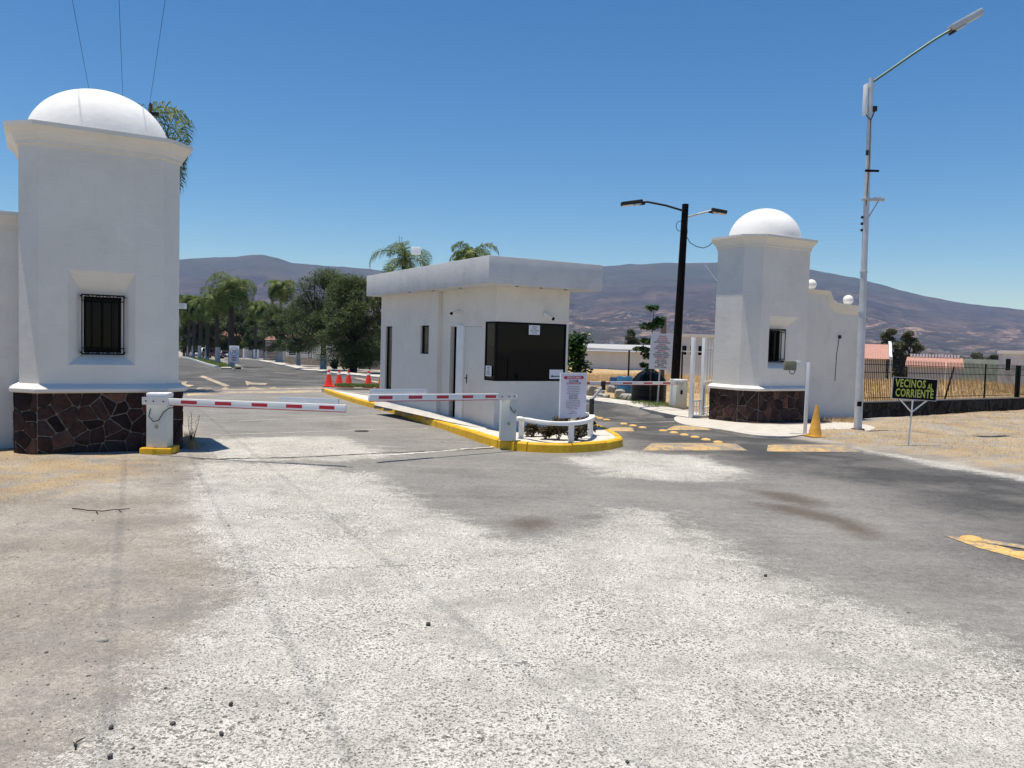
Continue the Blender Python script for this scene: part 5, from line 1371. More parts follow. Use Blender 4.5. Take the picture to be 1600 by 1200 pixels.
def drum(label, x, yb, wpx, ytop, mat):
    c = G(x, yb); zb = gz(c.x, c.y); R = wpx*c.y/1250/2; H = atd(x, ytop, c.y).z-zb
    t = thing("plastic_drum", label, "drum", (c.x, c.y, zb), 0, "blue drums beside the water tank")
    m = MB(); m.lathe([(R*.93, 0), (R, .03), (R, H*.3), (R*1.025, H*.32), (R*1.025, H*.35), (R, H*.37), (R, H*.64), (R*1.025, H*.66), (R*1.025, H*.69), (R, H*.71), (R, H*.93), (R*.95, H*.97), (R*.9, H*.99), (R*.88, H*.96)], n=28)
    m.build("drum_body", mat, t, smooth=True, angle=30)
    m = MB(); m.tube([(R*.4, 0, H*.955), (R*.4, 0, H*1.0)], R*.14, 10); m.build("bung", mat, t)
drum("light blue plastic drum leaning close to the black tank", 975.5, 617, 25, 587.5, m_blue)
drum("navy blue drum on the left, half behind the light blue one", 960, 612, 16, 589, m_blue2)
def rock(label, x, yb, wpx, hpx, seed, mat=m_rock, group="pale rocks lining the far kerb", name="rock"):
    rd = random.Random(seed); c = G(x, yb); zb = gz(c.x, c.y); s = c.y/1250*(1.3 if name == 'rock' else 1); w, h = wpx*s, hpx*s
    bm = bmesh.new(); bmesh.ops.create_icosphere(bm, subdivisions=2, radius=.5)
    off = Vector((rd.uniform(0, 50), rd.uniform(0, 50), 0))
    from mathutils import noise as mn
    for v in bm.verts:
        n_ = mn.noise(v.co*1.7+off); n2 = mn.noise(v.co*4+off)
        v.co *= 1+.45*n_+.16*n2
        for q in range(3): v.co[q] = max(-.44, min(.44, v.co[q]*1.1))
    me = bpy.data.meshes.new(name); bm.to_mesh(me); bm.free(); me.materials.append(mat)
    o = link(name, me, None, (c.x, c.y, zb+h*.34), rd.uniform(0, 6)); o.scale = (w, w*.8, h); tag(o, label, "rock", group)
    me.polygons.foreach_set("use_smooth", [name != 'rock']*len(me.polygons))
for i, a in enumerate(((923,617,15,16,"upright pale rock immediately right of the banner board"),(936,618.5,14,10,"squat pale rock just behind the fork post"),(943,622,17,7,"low flat rock in front of the fork post's cradle"),
    (955,616,15,14,"pale rock standing before the navy drum"),(968,620,14,12,"angular grey rock under the left drum"),(977,624,15,9,"grey pointed rock before the light blue drum"),
    (991,625,17,9,"sharp wedge shaped rock lying at the tank's left foot"),(1018,629,25,15,"largest rounded rock, by the stake of the white board"),(1002,621,13,6,"small dark rock in the tank's shadow"),(938,611,12,6,"small rock at the back, above the squat ones"))):
    rock(a[4], *a[:4], seed=i+2)
# white board on a stake
p = G(1027, 634); zb = gz(p.x, p.y)
bl_, br_, tl_ = atd(1012, 576, p.y), atd(1048, 579, p.y), atd(1015, 520, p.y)
WB = br_.x-bl_.x; HB = tl_.z-bl_.z
t = thing("warning_board", "white board with red and black lines on a thin stake beside the dark lamp post", "sign", (p.x, p.y, zb), 0)
z0 = bl_.z-zb; x0 = bl_.x-p.x+.03
s_o = (lambda m: m.build("panel", m_paper, t))(MB().box(0, WB, 0, .02, 0, HB)); s_o.location = (x0, -.05, z0); s_o.rotation_euler = (0, .035, 0)
red = [("VISITANTES", 0), ("CONTRATISTAS", 1), ("PARA EL INGRESO", 2), ("PRESENTAR", 4), ("REQUISITOS:", 7), ("OBLIGATORIO", 11)]
blk = [("IDENTIFICACIÓN OFICIAL", 3), ("PASE POR CASETA", 5), ("TODOS LOS MATERIALES", 6), ("LICENCIA Y TARJETA", 8), ("CASCO EN MOTOCICLETA", 9), ("REVISIÓN DE CAJUELA", 10), ("LUNES A VIERNES", 12), ("DE 8:00 A 18:00 HRS", 13), ("SÁBADOS", 14), ("DE 8:00 A 14:00 HRS", 15)]
sz = HB/18.5
for L_, mt_ in ((red, m_inkr), (blk, m_ink)):
    m = text_mesh([(WB/2, HB-(i+1.4)*HB/17.5, s, 1) for s, i in L_], sz*1.02, mt_, weight=.025, sx=.70); m.v = [(a, -.003, b) for a, _, b in m.v]; m.build("lettering", mt_, s_o)
m = MB(); m.tube([(-.0, 0, 0), (.05, 0, z0+.1)], .028, 6); m.build("stake", m_galv, t)
p = atd(1037, 495, 33.5); zb = gz(p.x, p.y)
m = MB(); m.box(-.11, .11, -.1, .1, 0, p.z-zb); t = m.build("wooden_stub", M_("weathered_wood", (.14, .11, .09), .9, .3, 5, 40, .005), loc=(p.x, p.y, zb), bevel=.01); tag(t, "weathered square timber post rising behind the white board", "post")

# wire fence in the field behind
fp = [(905, 617), (981, 612), (1064, 612), (1115, 612)]
P = [G(870, 606), G(981, 611), G(1064, 613), G(1128, 615)]
zt = [atd(x, y, q.y).z for (x, y), q in zip(((870, 541), (981, 547), (1064, 549), (1128, 551)), P)]
t = thing("wire_fence", "thin rail and wire fence on slim dark posts across the dry field behind the drums", "fence", (P[1].x, P[1].y, gz(P[1].x, P[1].y)), 0)
o0 = t.location.copy()
for i, q in enumerate(P):
    m = MB(); m.tube([Vector((q.x, q.y, gz(q.x, q.y)))-o0, Vector((q.x, q.y, zt[i]))-o0], .05 if i else .03, 6); m.build("fence_post", m_dsteel, t)
for f, r in ((1.0, .03), (.55, .006), (.3, .006)):
    m = MB(); m.tube([Vector((q.x, q.y, gz(q.x, q.y)*(1-f)+zt[i]*f))-o0 for i, q in enumerate(P)], r, 5); m.build("top_rail" if f == 1 else "wire", m_galv, t)

# ------------------------------------------------------------------ trees
def limb_tree(name, label, cat, p, H, Rx, Ry, trunk_h, leafmat_, nleaf, lsize, seed, bark=m_bark2, lime=0.0, group=None, nclump=26, crown_low=.25, lean=0, tr=.14, droop=.3):
    rd = random.Random(seed); t = thing(name, label, cat, tuple(p), 0, group)
    tips = []
    s = MB()
    top = Vector((lean, 0, H*.62)); base = Vector((0, 0, -.2))
    s.tube([base, (lean*.15, 0, trunk_h*.5), (lean*.3, 0, trunk_h)], [tr*1.25, tr, tr*.85], 9)
    fork = Vector((lean*.3, 0, trunk_h))
    for i in range(6):
        a = 2*math.pi*(i+rd.random()*.6)/6; q = Vector((math.cos(a)*Rx*.65, math.sin(a)*Ry*.65, H*rd.uniform(.55, .85)))
        mid = fork.lerp(q, .5)+Vector((rd.uniform(-.2, .2), rd.uniform(-.2, .2), rd.uniform(-.1, .5)))
        s.tube([fork-Vector((0,0,.05)), mid, q], [tr*.55, tr*.35, tr*.12], 6)
        for k in range(2):
            q2 = mid+Vector((rd.uniform(-1, 1)*Rx*.5, rd.uniform(-1, 1)*Ry*.5, rd.uniform(.1, .35)*H)); s.tube([mid, q2], [tr*.22, tr*.06], 5)
    tk = s.build("trunk", bark, t, smooth=True)
    if lime:
        m = MB(); m.tube([(0, 0, -.1), (lean*.1, 0, lime)], [tr*1.32, tr*1.18], 10); m.build("limewash_band", m_lime_w, t, smooth=True)
    f = MB()
    for i in range(nclump):
        a = rd.uniform(0, 6.283); u_ = rd.random()**.5; zf = rd.uniform(crown_low, 1)
        prof = math.sin(math.pi*min(1, max(.0, (zf-crown_low)/(1-crown_low)*.86+.12)))**.6
        c = (math.cos(a)*Rx*u_*prof*.82+lean*zf, math.sin(a)*Ry*u_*prof*.82, H*zf*.93)
        r = rd.uniform(.22, .42)*min(Rx, Ry)
        leaf_cloud(f, c, (r*1.25, r*1.25, r*.8), nleaf//nclump, lsize, rd)
    f.build("crown", leafmat_, t); return t

def palm(name, label, p, H, L, seed, tr=.16, lime=1.1, nf=20, group=None, mat=m_palm, lw=.035, start=-.5):
    rd = random.Random(seed); t = thing(name, label, "palm tree", tuple(p), rd.uniform(0, 6), group)
    s = MB(); pts = []; rr = []
    for i in range(12):
        f = i/11; pts.append((.12*math.sin(f*3), 0, f*(H-L*.30)-.1)); rr.append(tr*(1.15-.35*f+.03*(i % 2)))
    s.tube(pts, rr, 10); s.build("trunk", m_palmbark, t, smooth=True)
    if lime: m = MB(); m.tube([(0, 0, -.05), (0, 0, lime)], [tr*1.24, tr*1.2], 12); m.build("limewash_band", m_lime_w, t, smooth=True)
    cz = H-L*.32; cx = pts[-1][0]
    m = MB(); m.tube([(cx, 0, cz-.3), (cx, 0, cz+.5)], [tr*.9, tr*.35], 8); m.build("crownshaft", m_palm, t, smooth=True)
    f = MB()
    for i in range(nf):
        a = i*2.39996; el = math.radians(78-(i/nf)**.8*112+rd.uniform(-8, 8)); Lf = L*rd.uniform(.85, 1.1)
        dh = Vector((math.cos(a), math.sin(a), 0)); pos = Vector((cx, 0, cz)); ns = 14; ang = el; spine = [pos.copy()]
        for k in range(ns):
            ang -= math.radians(5.5+k*.95)*(1 if el > -.2 else .6); pos = pos+(dh*math.cos(ang)+Vector((0,0,1))*math.sin(ang))*(Lf/ns); spine.append(pos.copy())
        f.tube(spine, [.03*(1-k/(ns+1))+.004 for k in range(ns+1)], 4)
        side = dh.cross(Vector((0,0,1)))
        for k in range(1, ns*3):
            u_ = k/(ns*3); i0 = min(int(u_*ns), ns-1); c = spine[i0].lerp(spine[i0+1], u_*ns-i0); tng = (spine[i0+1]-spine[i0]).normalized()
            ll = L*.30*math.sin(math.pi*min(1, u_*.9+.12))**.6*rd.uniform(.8, 1.15)
            for sg in (-1, 1):
                d1 = (side*sg*.8+tng*.45+Vector((0,0,rd.uniform(-.35, .35)))).normalized()
                m1 = c+d1*ll*.5; e = m1+(d1*.5+Vector((0,0,-1))*rd.uniform(.5, 1.0)).normalized()*ll*.5
                w_ = tng*lw; o = len(f.v)
                f.v += [tuple(c-w_*.5), tuple(c+w_*.5), tuple(m1+w_*.6), tuple(m1-w_*.6), tuple(e)]
                f.f += [[o, o+1, o+2, o+3], [o+3, o+2, o+4]]; f.m += [0, 0]
    f.build("crown", mat, t); return t

# median and street palms
def palm_at(x, yb, ytop, span, label, seed, group, lime=1.1, far=False, Y=None, name="queen_palm", **kw):
    if Y is None: p = G(x, yb)
    else:
        p = atd(x, yb, Y); p.z = gz(p.x, p.y)
    H = atd(x, ytop, p.y).z-gz(p.x, p.y); L = span/2*p.y/1250/.80
    return palm(name, label, (p.x, p.y, gz(p.x, p.y)), H, L, seed, lime=lime, group=group, **kw)
GM = "palms down the grassy median"
palm_at(362, 573, 430, 92, "nearest and tallest median palm, right behind the speed limit sign", 11, GM, lime=1.5, tr=.28, nf=30, lw=.05)
palm_at(340, 566.5, 452, 76, "second median palm, directly left of the speed limit sign", 12, GM, lime=2.0, tr=.27, nf=26, lw=.06)
for i, (x, yb, yt, lab) in enumerate(((323.5,563.2,466,"third median palm, in front of the dark red truck"),(312,560.8,470,"fourth median palm, in front of the white van"),
    (302,559,462,"fifth median palm, before the silver car"),(294.5,557.6,474,"sixth median palm, slim and shaded"),(287.5,556.4,463,"seventh median palm, seen at the tower's edge"))):
    palm_at(x, yb, yt, 50-i*2, lab, 20+i, GM, lime=2.3, tr=.26, nf=26, lw=.11)
palm_at(437, 566, 437, 56, "palm rising behind the white-trunked street tree", 31, "palms behind the street houses", lime=0, tr=.25, nf=26, lw=.08, Y=130)
palm_at(398, 560, 470, 50, "shorter palm before the white house gate", 32, "palms behind the street houses", lime=1.5, tr=.25, nf=20, lw=.10, Y=160)
palm_at(414, 562, 474, 44, "drooping palm beside the round stone pillar", 33, "palms behind the street houses", lime=1.5, tr=.25, nf=20, lw=.10, Y=150)
palm_at(629, 590, 380, 120, "palm with two big arching fronds over the booth roof by the whip mast", 41, "palms seen over the booth roof", lime=0, tr=.2, nf=13, lw=.04, Y=52)
palm_at(732, 600, 380, 92, "palm crown peeping over the booth roof near its front corner", 42, "palms seen over the booth roof", lime=0, tr=.2, nf=18, lw=.045, Y=50)
palm_at(208, 560, 166, 222, "tall palm behind the big tower, its drooping fronds showing right of the dome", 43, None, lime=0, tr=.2, nf=26, lw=.045, Y=31)

def tree_at(x, yb, ytop, wpx, label, seed, Y=None, **kw):
    if Y is None: p = G(x, yb)
    else: p = atd(x, yb, Y)
    zb = gz(p.x, p.y); H = atd(x, ytop, p.y).z-zb; R = wpx/2*p.y/1250
    kw.setdefault('trunk_h', H*.3)
    nm = kw.pop('name', "street_tree")
    return limb_tree(nm, label, "tree", (p.x, p.y, zb), H, R, R*.9, kw.pop('trunk_h'), kw.pop('mat', m_mesq), int(kw.pop('n', 9000)*2.6), kw.pop('ls', .28)*.47, seed, **kw)
GS = "dark feathery trees along the side street"
tree_at(505, 578, 419, 120, "largest feathery street tree with a dark leaning trunk, left of the booth", 51, group=GS, lime=1.4, tr=.26, n=16000, ls=.26, nclump=46, crown_low=.33)
tree_at(552, 579, 428, 125, "broad dark tree touching the booth's left corner, crown down to the ground", 52, group=GS, tr=.3, n=20000, ls=.26, nclump=56, crown_low=.12, Y=68)
tree_at(466, 572, 470, 84, "rounded street tree with a limewashed trunk left of the largest one", 53, group=GS, lime=1.6, tr=.2, n=11000, ls=.26, nclump=34, crown_low=.3)
tree_at(436, 567.5, 466, 66, "small street tree with a wide limewashed trunk and low bushy crown", 54, group=GS, lime=2.2, tr=.4, n=9000, ls=.26, nclump=30, crown_low=.22)
tree_at(600, 585, 442, 70, "dark feathery tree behind the booth's far corner", 55, group=GS, tr=.25, n=9000, ls=.26, nclump=26, crown_low=.15, Y=72)
for i, (x, yt, w_) in enumerate(((255, 452, 90), (293, 456, 42), (384, 490, 60), (316, 478, 46), (345, 492, 50))):
    tree_at(x, 556, yt, w_, ["dense background tree hidden mostly by the big tower", "light green tree right at the tower's right edge", "dark background tree behind the white gate", "background tree behind the parked van", "background tree behind the speed limit sign"][i],
            60+i, Y=178+6*i, name="background_tree", group="dense trees closing the end of the street", tr=.3, n=7000, ls=.5, nclump=26, crown_low=.08, mat=m_palm if i == 1 else m_mesq)
for i, (x, yt, w_, Y_) in enumerate(((300, 482, 50, 172), (326, 490, 44, 176), (372, 486, 50, 178), (396, 494, 46, 172), (420, 480, 44, 182), (352, 500, 50, 181))):
    tree_at(x, 557, yt, w_, "dark leafy tree filling the gap between palms, %s" % ["nearest the big tower", "behind the third median palm", "just right of the nearest median palm", "behind the driveway gate", "behind the round pillar", "behind the speed limit sign's palm"][i],
            160+i, Y=Y_, name="background_tree", group="dense trees closing the end of the street", tr=.25, n=6000, ls=.5, nclump=26, crown_low=.25, mat=m_mesq)
# field trees
tree_at(985, 545, 513, 31, "round grey-green tree standing alone beyond the dry field", 71, Y=170, name="field_tree", tr=.3, n=6000, ls=.6, nclump=24, crown_low=.05, mat=m_farleaf)
for i, (x, yt, w_, lab) in enumerate(((1389,512,40,"tall eucalyptus-like tree right above the salmon roof"),(1420,515,42,"spreading grey tree right of the salmon roofed house"),(1402,540,44,"low brownish tree between the two grey trees"))):
    tree_at(x, 565, yt, w_, lab, 72+i, Y=130, name="field_tree", tr=.3, n=5000, ls=.5, nclump=20, crown_low=.25 if i < 2 else .05, mat=m_farleaf, group="grey trees beside the salmon roof")
for i, (x, yt, w_) in enumerate(((1455,550,40),(1490,551,44),(1525,552,46),(1557,552,34),(940,541,26),(1352,546,22),(1008,541,28))):
    tree_at(x, 575, yt, w_, "dark low tree on the field's far edge, %s" % ["right of the spreading grey tree", "above the long low roof", "between the long roof and the white building", "just left of the white building", "left of the round tree", "left of the salmon roof", "right of the round tree"][i],
            80+i, Y=230, name="distant_tree", tr=.3, n=2500, ls=.9, nclump=12, crown_low=.0, mat=m_farleaf, group="low dark trees at the far edge of the field")
# papaya like sapling behind the board
p = atd(1017, 600, 31.5); zb = gz(p.x, p.y); rd = random.Random(3)
t = thing("leafy_sapling", "thin sapling with flat leaf clusters poking up left of the white board", "sapling", (p.x, p.y, zb), 0)
Zp = lambda y: atd(1017, y, p.y).z-zb
m = MB(); m.tube([(0,0,0), (-.05,0,Zp(540)), (.02,0,Zp(482))], [.035,.025,.012], 6); m.build("stem", m_bark, t)
f = MB()
for x, y, r in ((1018,481,.26),(1012,510,.34),(1026,506,.30),(1009,532,.25),(1003,545,.30),(1014,556,.28),(1008,572,.2),(1030,500,.18)):
    c = atd(x, y, p.y); leaf_cloud(f, (c.x-p.x, rd.uniform(-.2, .2), c.z-zb), (r, r, r*.28), 130, .16, rd)
f.build("foliage", m_shrub, t)
# shrub right of the booth
p = G(899, 640, KH); q = atd(903, 516, p.y); R = 24*p.y/1250
t = thing("glossy_bush", "tall glossy-leaved bush behind the banner board, against the booth's right side", "bush", (p.x, p.y, zi), 0)
H_ = q.z-zi; rd = random.Random(9); m = MB()
for i in range(6):
    a = rd.uniform(0, 6.28); m.tube([(0,0,-.05), (math.cos(a)*.1, math.sin(a)*.1, H_*.5), (math.cos(a)*R*.7, math.sin(a)*R*.7, H_*rd.uniform(.75, .95))], [.028,.02,.008], 6)
m.build("stems", m_bark, t)
f = MB()
for i in range(30):
    a = rd.uniform(0, 6.28); zf = rd.uniform(.42, .95); r = R*rd.uniform(.0, .75)*math.sin(math.pi*min(1, zf*.9))**.5
    leaf_cloud(f, (math.cos(a)*r, math.sin(a)*r, H_*zf), (R*.36, R*.36, .22), 60, .115, rd, flat=.4)
f.build("foliage", m_shrub, t)
# shrubs by the side street
for x, yb, yt, w_, lab, sd in ((578,580,525,26,"sparse light-leaved shrub by the booth's left corner on the street verge",1),(522,579,560,12,"small round topiary bush beside the largest street tree's trunk",2),(545,580,548,40,"dark dense bush under the broad tree",3),(446,566,543,34,"low bush before the stone house wall",4),(416,561,543,10,"pink flowering bush near the round stone pillar",5)):
    p = G(x, yb); H_ = atd(x, yt, p.y).z-gz(p.x, p.y); R = w_/2*p.y/1250
    bush("street_bush", lab, "bush", (p.x, p.y, gz(p.x, p.y)), (R*.8, R*.8, H_*.5), 1500, .2, M_("pink_blossom", (.35, .08, .12), .8, .3, 2, 10, 0) if sd == 5 else m_mesq if sd != 1 else m_shrub, 5, "bushes along the side street", 90+sd, 8)

# grass along the median, the island end and the verges
def blades(name, label, pts_fn, n, h, mat, seed, w=.006):
    rd = random.Random(seed); f = MB()
    for _ in range(n):
        x, y = pts_fn(rd); z = ground_z(x, y) if not name.startswith("island") else gz(x, y)+KH-.02
        hh = h*rd.uniform(.4, 1.3); a = rd.uniform(0, 6.28); l = hh*rd.uniform(.1, .9); ww = w*rd.uniform(.7, 1.4)
        dx, dy = math.cos(a), math.sin(a); k = len(f.v)
        f.v += [(x-dy*ww, y+dx*ww, z-.01), (x+dy*ww, y-dx*ww, z-.01), (x+dx*l, y+dy*l, z+hh)]; f.f.append([k, k+1, k+2]); f.m.append(0)
    o = f.build(name, mat); o['kind'] = 'stuff'; o['label'] = label; return o
def inpoly(poly, rd):
    xs_, ys_ = [p[0] for p in poly], [p[1] for p in poly]
    while True:
        x, y = rd.uniform(min(xs_), max(xs_)), rd.uniform(min(ys_), max(ys_)); ins = False
        for i in range(len(poly)):
            a, b = poly[i], poly[(i+1) % len(poly)]
            if (a[1] <= y < b[1]) or (b[1] <= y < a[1]):
                if x < a[0]+(y-a[1])/(b[1]-a[1])*(b[0]-a[0]): ins = not ins
        if ins: return x, y
mp_ = GP([(290,558.5),(303,561.8),(325,568.8),(342,573.5),(362,576),(372,574.5),(355,569),(340,564),(320,560)])
blades("median_grass", "short green grass on the median under the palms", lambda rd: inpoly(mp_, rd), 9000, .10, m_grassb, 1, .05)
ig = [tuple((Vector(outer[int(len(outer)*.0)])+Vector((a, b)))) for a, b in ((.4,-1.2),(2.6,-3.6),(7.5,-6.5),(8.0,-4.6),(3.0,-.4))]
ig = GP([(522,607.8),(530,606.3),(596,607.2),(592,610),(540,609.6)])
blades("island_grass", "strip of green grass on the island behind the red cones", lambda rd: inpoly(ig, rd), 9000, .10, m_grassb, 2, .012)
kv = GP([(905,624.5),(950,629.5),(985,634.5),(1010,641),(1052,650),(1062,643),(1030,630),(985,622),(905,617)])
blades("verge_grass", "thin yellow-green grass between the rocks and the far kerb", lambda rd: inpoly(kv, rd), 9000, .13, m_grassb, 3, .012)
fp1 = [(4, 42), (4, 80), (48, 95), (48, 66), (27, 43), (17, 36), (12, 40)]
blades("field_grass", "tall golden dry grass filling the field", lambda rd: inpoly(fp1, rd), 70000, .42, m_strawb, 4, .014)
fl = GP([(1200,674),(1345,674),(1420,652),(1600,641),(1750,640),(1750,740),(1600,730),(1345,696)])
blades("verge_straw", "sparse dry straw on the right verge", lambda rd: inpoly(fl, rd), 16000, .05, m_strawb, 5, .004)
fl2 = GP([(-60,705),(20,703),(225,716),(290,722),(280,740),(150,752),(60,790),(-80,800)])
blades("verge_straw", "sparse dry straw before the big tower", lambda rd: inpoly(fl2, rd), 9000, .016, m_strawb, 6, .0025)
fb = GP([(1262,655),(1300,652),(1342,656),(1342,664),(1290,664)])
blades("wall_weeds", "dry weeds along the foot of the scroll-topped wall", lambda rd: inpoly(fb, rd), 1500, .16, m_strawb, 7, .006)
tw = GP([(288,680),(300,686),(312,700),(304,704),(292,700)])
blades("tower_weeds", "dry grass tuft at the big tower's right corner", lambda rd: inpoly(tw, rd), 700, .10, m_strawb, 8, .004)
p = G(299, 694); rd = random.Random(2); m = MB()
for i in range(7):
    a = rd.uniform(-.4, .4); b = rd.uniform(-.3, .3); h = rd.uniform(.2, .62)
    m.tube([(0,0,0), (a*h*.5, b*h*.5, h*.6), (a*h*.7, b*h, h)], [.005,.004,.002], 4)
    for k in range(6): z = h*(.4+.1*k); m.tube([(a*h*.55*z/h, b*h*.5*z/h, z), (a*h*.55*z/h+rd.uniform(-.05, .05), b*h*.5, z+.04)], .003, 3)
tag(m.build("dry_weed", m_bark2, loc=(p.x, p.y, gz(p.x, p.y))), "spindly dry weed growing at the big tower's right corner", "weed")
p = G(1302, 652); m = MB(); rd = random.Random(5)
for i in range(9):
    a = rd.uniform(-.7, .7); h = rd.uniform(.3, .65); m.tube([(0,0,0), (a*h*.6, 0, h*.6), (a*h, -.05, h)], [.006,.004,.002], 4)
tag(m.build("dry_weed", m_strawb, loc=(p.x, p.y, gz(p.x, p.y))), "pale dry weed against the foot of the scroll-topped wall", "weed")

# loose stones: countless small ones as one mass, the big ones single
rd = random.Random(12); f = MB()
ico = [(0,0,1),(.89,0,.45),(.28,.85,.45),(-.72,.53,.45),(-.72,-.53,.45),(.28,-.85,.45),(0,0,-.3)]
for _ in range(11000):
    y = 1.1+rd.random()**1.5*15; x = rd.uniform(-.75, .75)*y*1.1
    if rd.random() < .45: x = rd.uniform(-.70, -.22)*y
    s = rd.choice((.0025, .003, .0035, .004, .005, .006))*rd.uniform(.7, 1.2)*(1 if rd.random() < .96 else 2.0); a = rd.uniform(0, 6.28); ca, sa = math.cos(a), math.sin(a); z = ground_z(x, y); k = len(f.v)
    e = rd.uniform(.6, 1.0)
    f.v += [(x+(vx*ca-vy*sa*e)*s, y+(vx*sa+vy*ca*e)*s, z+vz*s*.7) for vx, vy, vz in ico]
    for j in range(5): f.f += [[k, k+1+j, k+1+(j+1) % 5], [k+6, k+1+(j+1) % 5, k+1+j]]; f.m += [0, 0]
m_peb = M_("dark_pebble", (.07, .066, .062), .85, .5, 30, 60, 0)
m_chip, nt, b = newmat("mixed_gravel"); gi = nt.nodes.new("ShaderNodeNewGeometry")
nt.links.new(ramp(nt, gi.outputs["Random Per Island"], [(0, (.05, .047, .044)), (.4, (.10, .09, .08)), (.7, (.22, .19, .16)), (1, (.50, .46, .40))]), b.inputs["Base Color"]); b.inputs["Roughness"].default_value = .9
o = f.build("pebbles", m_chip); o['kind'] = 'stuff'; o['label'] = 'small mixed pebbles strewn over the cement and the dirt'
for i, (x, y, w_, h_, lab) in enumerate(((669,975,9,7,"lone dark pebble in the middle of the pale cement"),(38,1040,13,6,"flat dark stone on the dirt at the lower left"),(160,1001,20,10,"white flat stone on the dirt at the lower left"),
    (361,1100,8,8,"dark rounded stone near the lower edge, right of the dirt"),(346,1146,11,7,"dark stone at the bottom of the pale cement"),(172,1182,10,9,"dark pebble at the bottom left corner of the cement"),(137,1057,9,4,"small black chip on the dirt"),
    (1196,899,7,5,"dark pebble between the cement and the grey asphalt"),(980,1190,8,5,"dark stone at the bottom centre"),(270,1130,10,6,"dark stone close to the dirt edge"),(174,1136,10,7,"dark stone by the twig on the cement edge"))):
    rock(lab, x, y+h_*.4, w_*.9, h_*1.1, 300+i, m_rock if i == 2 else m_peb, "loose stones lying on the ground", "loose_stone")
# twigs
def twig(label, pix, r, br=(), h=.012):
    P = [GG(x, y, h) for x, y in pix]; c = P[0]; m = MB(); m.tube([q-c+Vector((0,0,random.uniform(0, .01))) for q in P], [r*(1-.5*i/len(P)) for i in range(len(P))], 5)
    for b in br:
        Q = [GG(x, y, h) for x, y in b]; m.tube([q-c for q in Q], r*.6, 4)
    tag(m.build("twig", m_bark2, loc=tuple(c)), label, "twig")
twig("long thin dry twig lying across the dirt before the big tower", [(113,797),(125,797.5),(137,799.5),(160,800),(178,799),(188,798),(203,797)], .007, [[(150,800),(153,804)],[(186,798.5),(190,801)]])
twig("forked twig on the edge of the cement at the lower left", [(117,1172),(120,1163),(133,1158)], .004, [[(115,1164),(119,1172)]])
# broken cement crumb at the dirt edge
# ------------------------------------------------------------------ speed sign
p = G(362, 575.5); p = atd(362, 575, 62.0); zb = gz(p.x, p.y)
a_, b_, c_ = atd(358, 565.5, p.y), atd(373.5, 565, p.y), atd(358, 540, p.y)
WS_, HS2 = b_.x-a_.x, c_.z-a_.z
t = thing("speed_sign", "white speed limit sign with a ringed 20 at the nose of the median", "sign", (p.x, p.y, zb), 0)
x0, z0 = a_.x-p.x, a_.z-zb
m = MB(); m.box(x0, x0+WS_, 0, .03, z0, z0+HS2); s_o = m.build("panel", m_paper, t, bevel=.01)
m = MB(); n = 28; cx_, cz_ = x0+WS_/2, z0+HS2*.64; R1, R2 = WS_*.42, WS_*.38
vs = [(cx_+R*math.cos(2*math.pi*i/n), -.006, cz_+R*math.sin(2*math.pi*i/n)) for R in (R1, R2) for i in range(n)]
m.add(vs, [(i, (i+1) % n, n+(i+1) % n, n+i) for i in range(n)]); m.build("ring_mark", m_ink, s_o)
m = text_mesh([(0, 0, "20", 1)], WS_*.50, m_ink, weight=.01); m.v = [(cx_+a, -.007, cz_-.01+b) for a, _, b in m.v]; m.build("lettering", m_ink, s_o)
m = text_mesh([(0, 0, "KM/H", 1), (0, -WS_*.24, "MAX", 1)], WS_*.22, m_inkr, weight=.04); m.v = [(cx_+a, -.007, z0+HS2*.27+b) for a, _, b in m.v]; m.build("lettering", m_inkr, s_o)
m = MB(); m.tube([(x0+WS_*.5, .05, 0), (x0+WS_*.5, .05, z0+HS2*.9)], .04, 6); m.build("stake", m_galv, t)
p = G(372, 577); rock("dark broken kerb lump at the nose of the median", 372, 577, 10, 4, 411, m_lava, None, "broken_kerb")
p = G(357, 577); rock("pale broken kerb lump left of the median's nose", 354, 576.5, 18, 4, 412, m_concrete2, None, "broken_kerb")

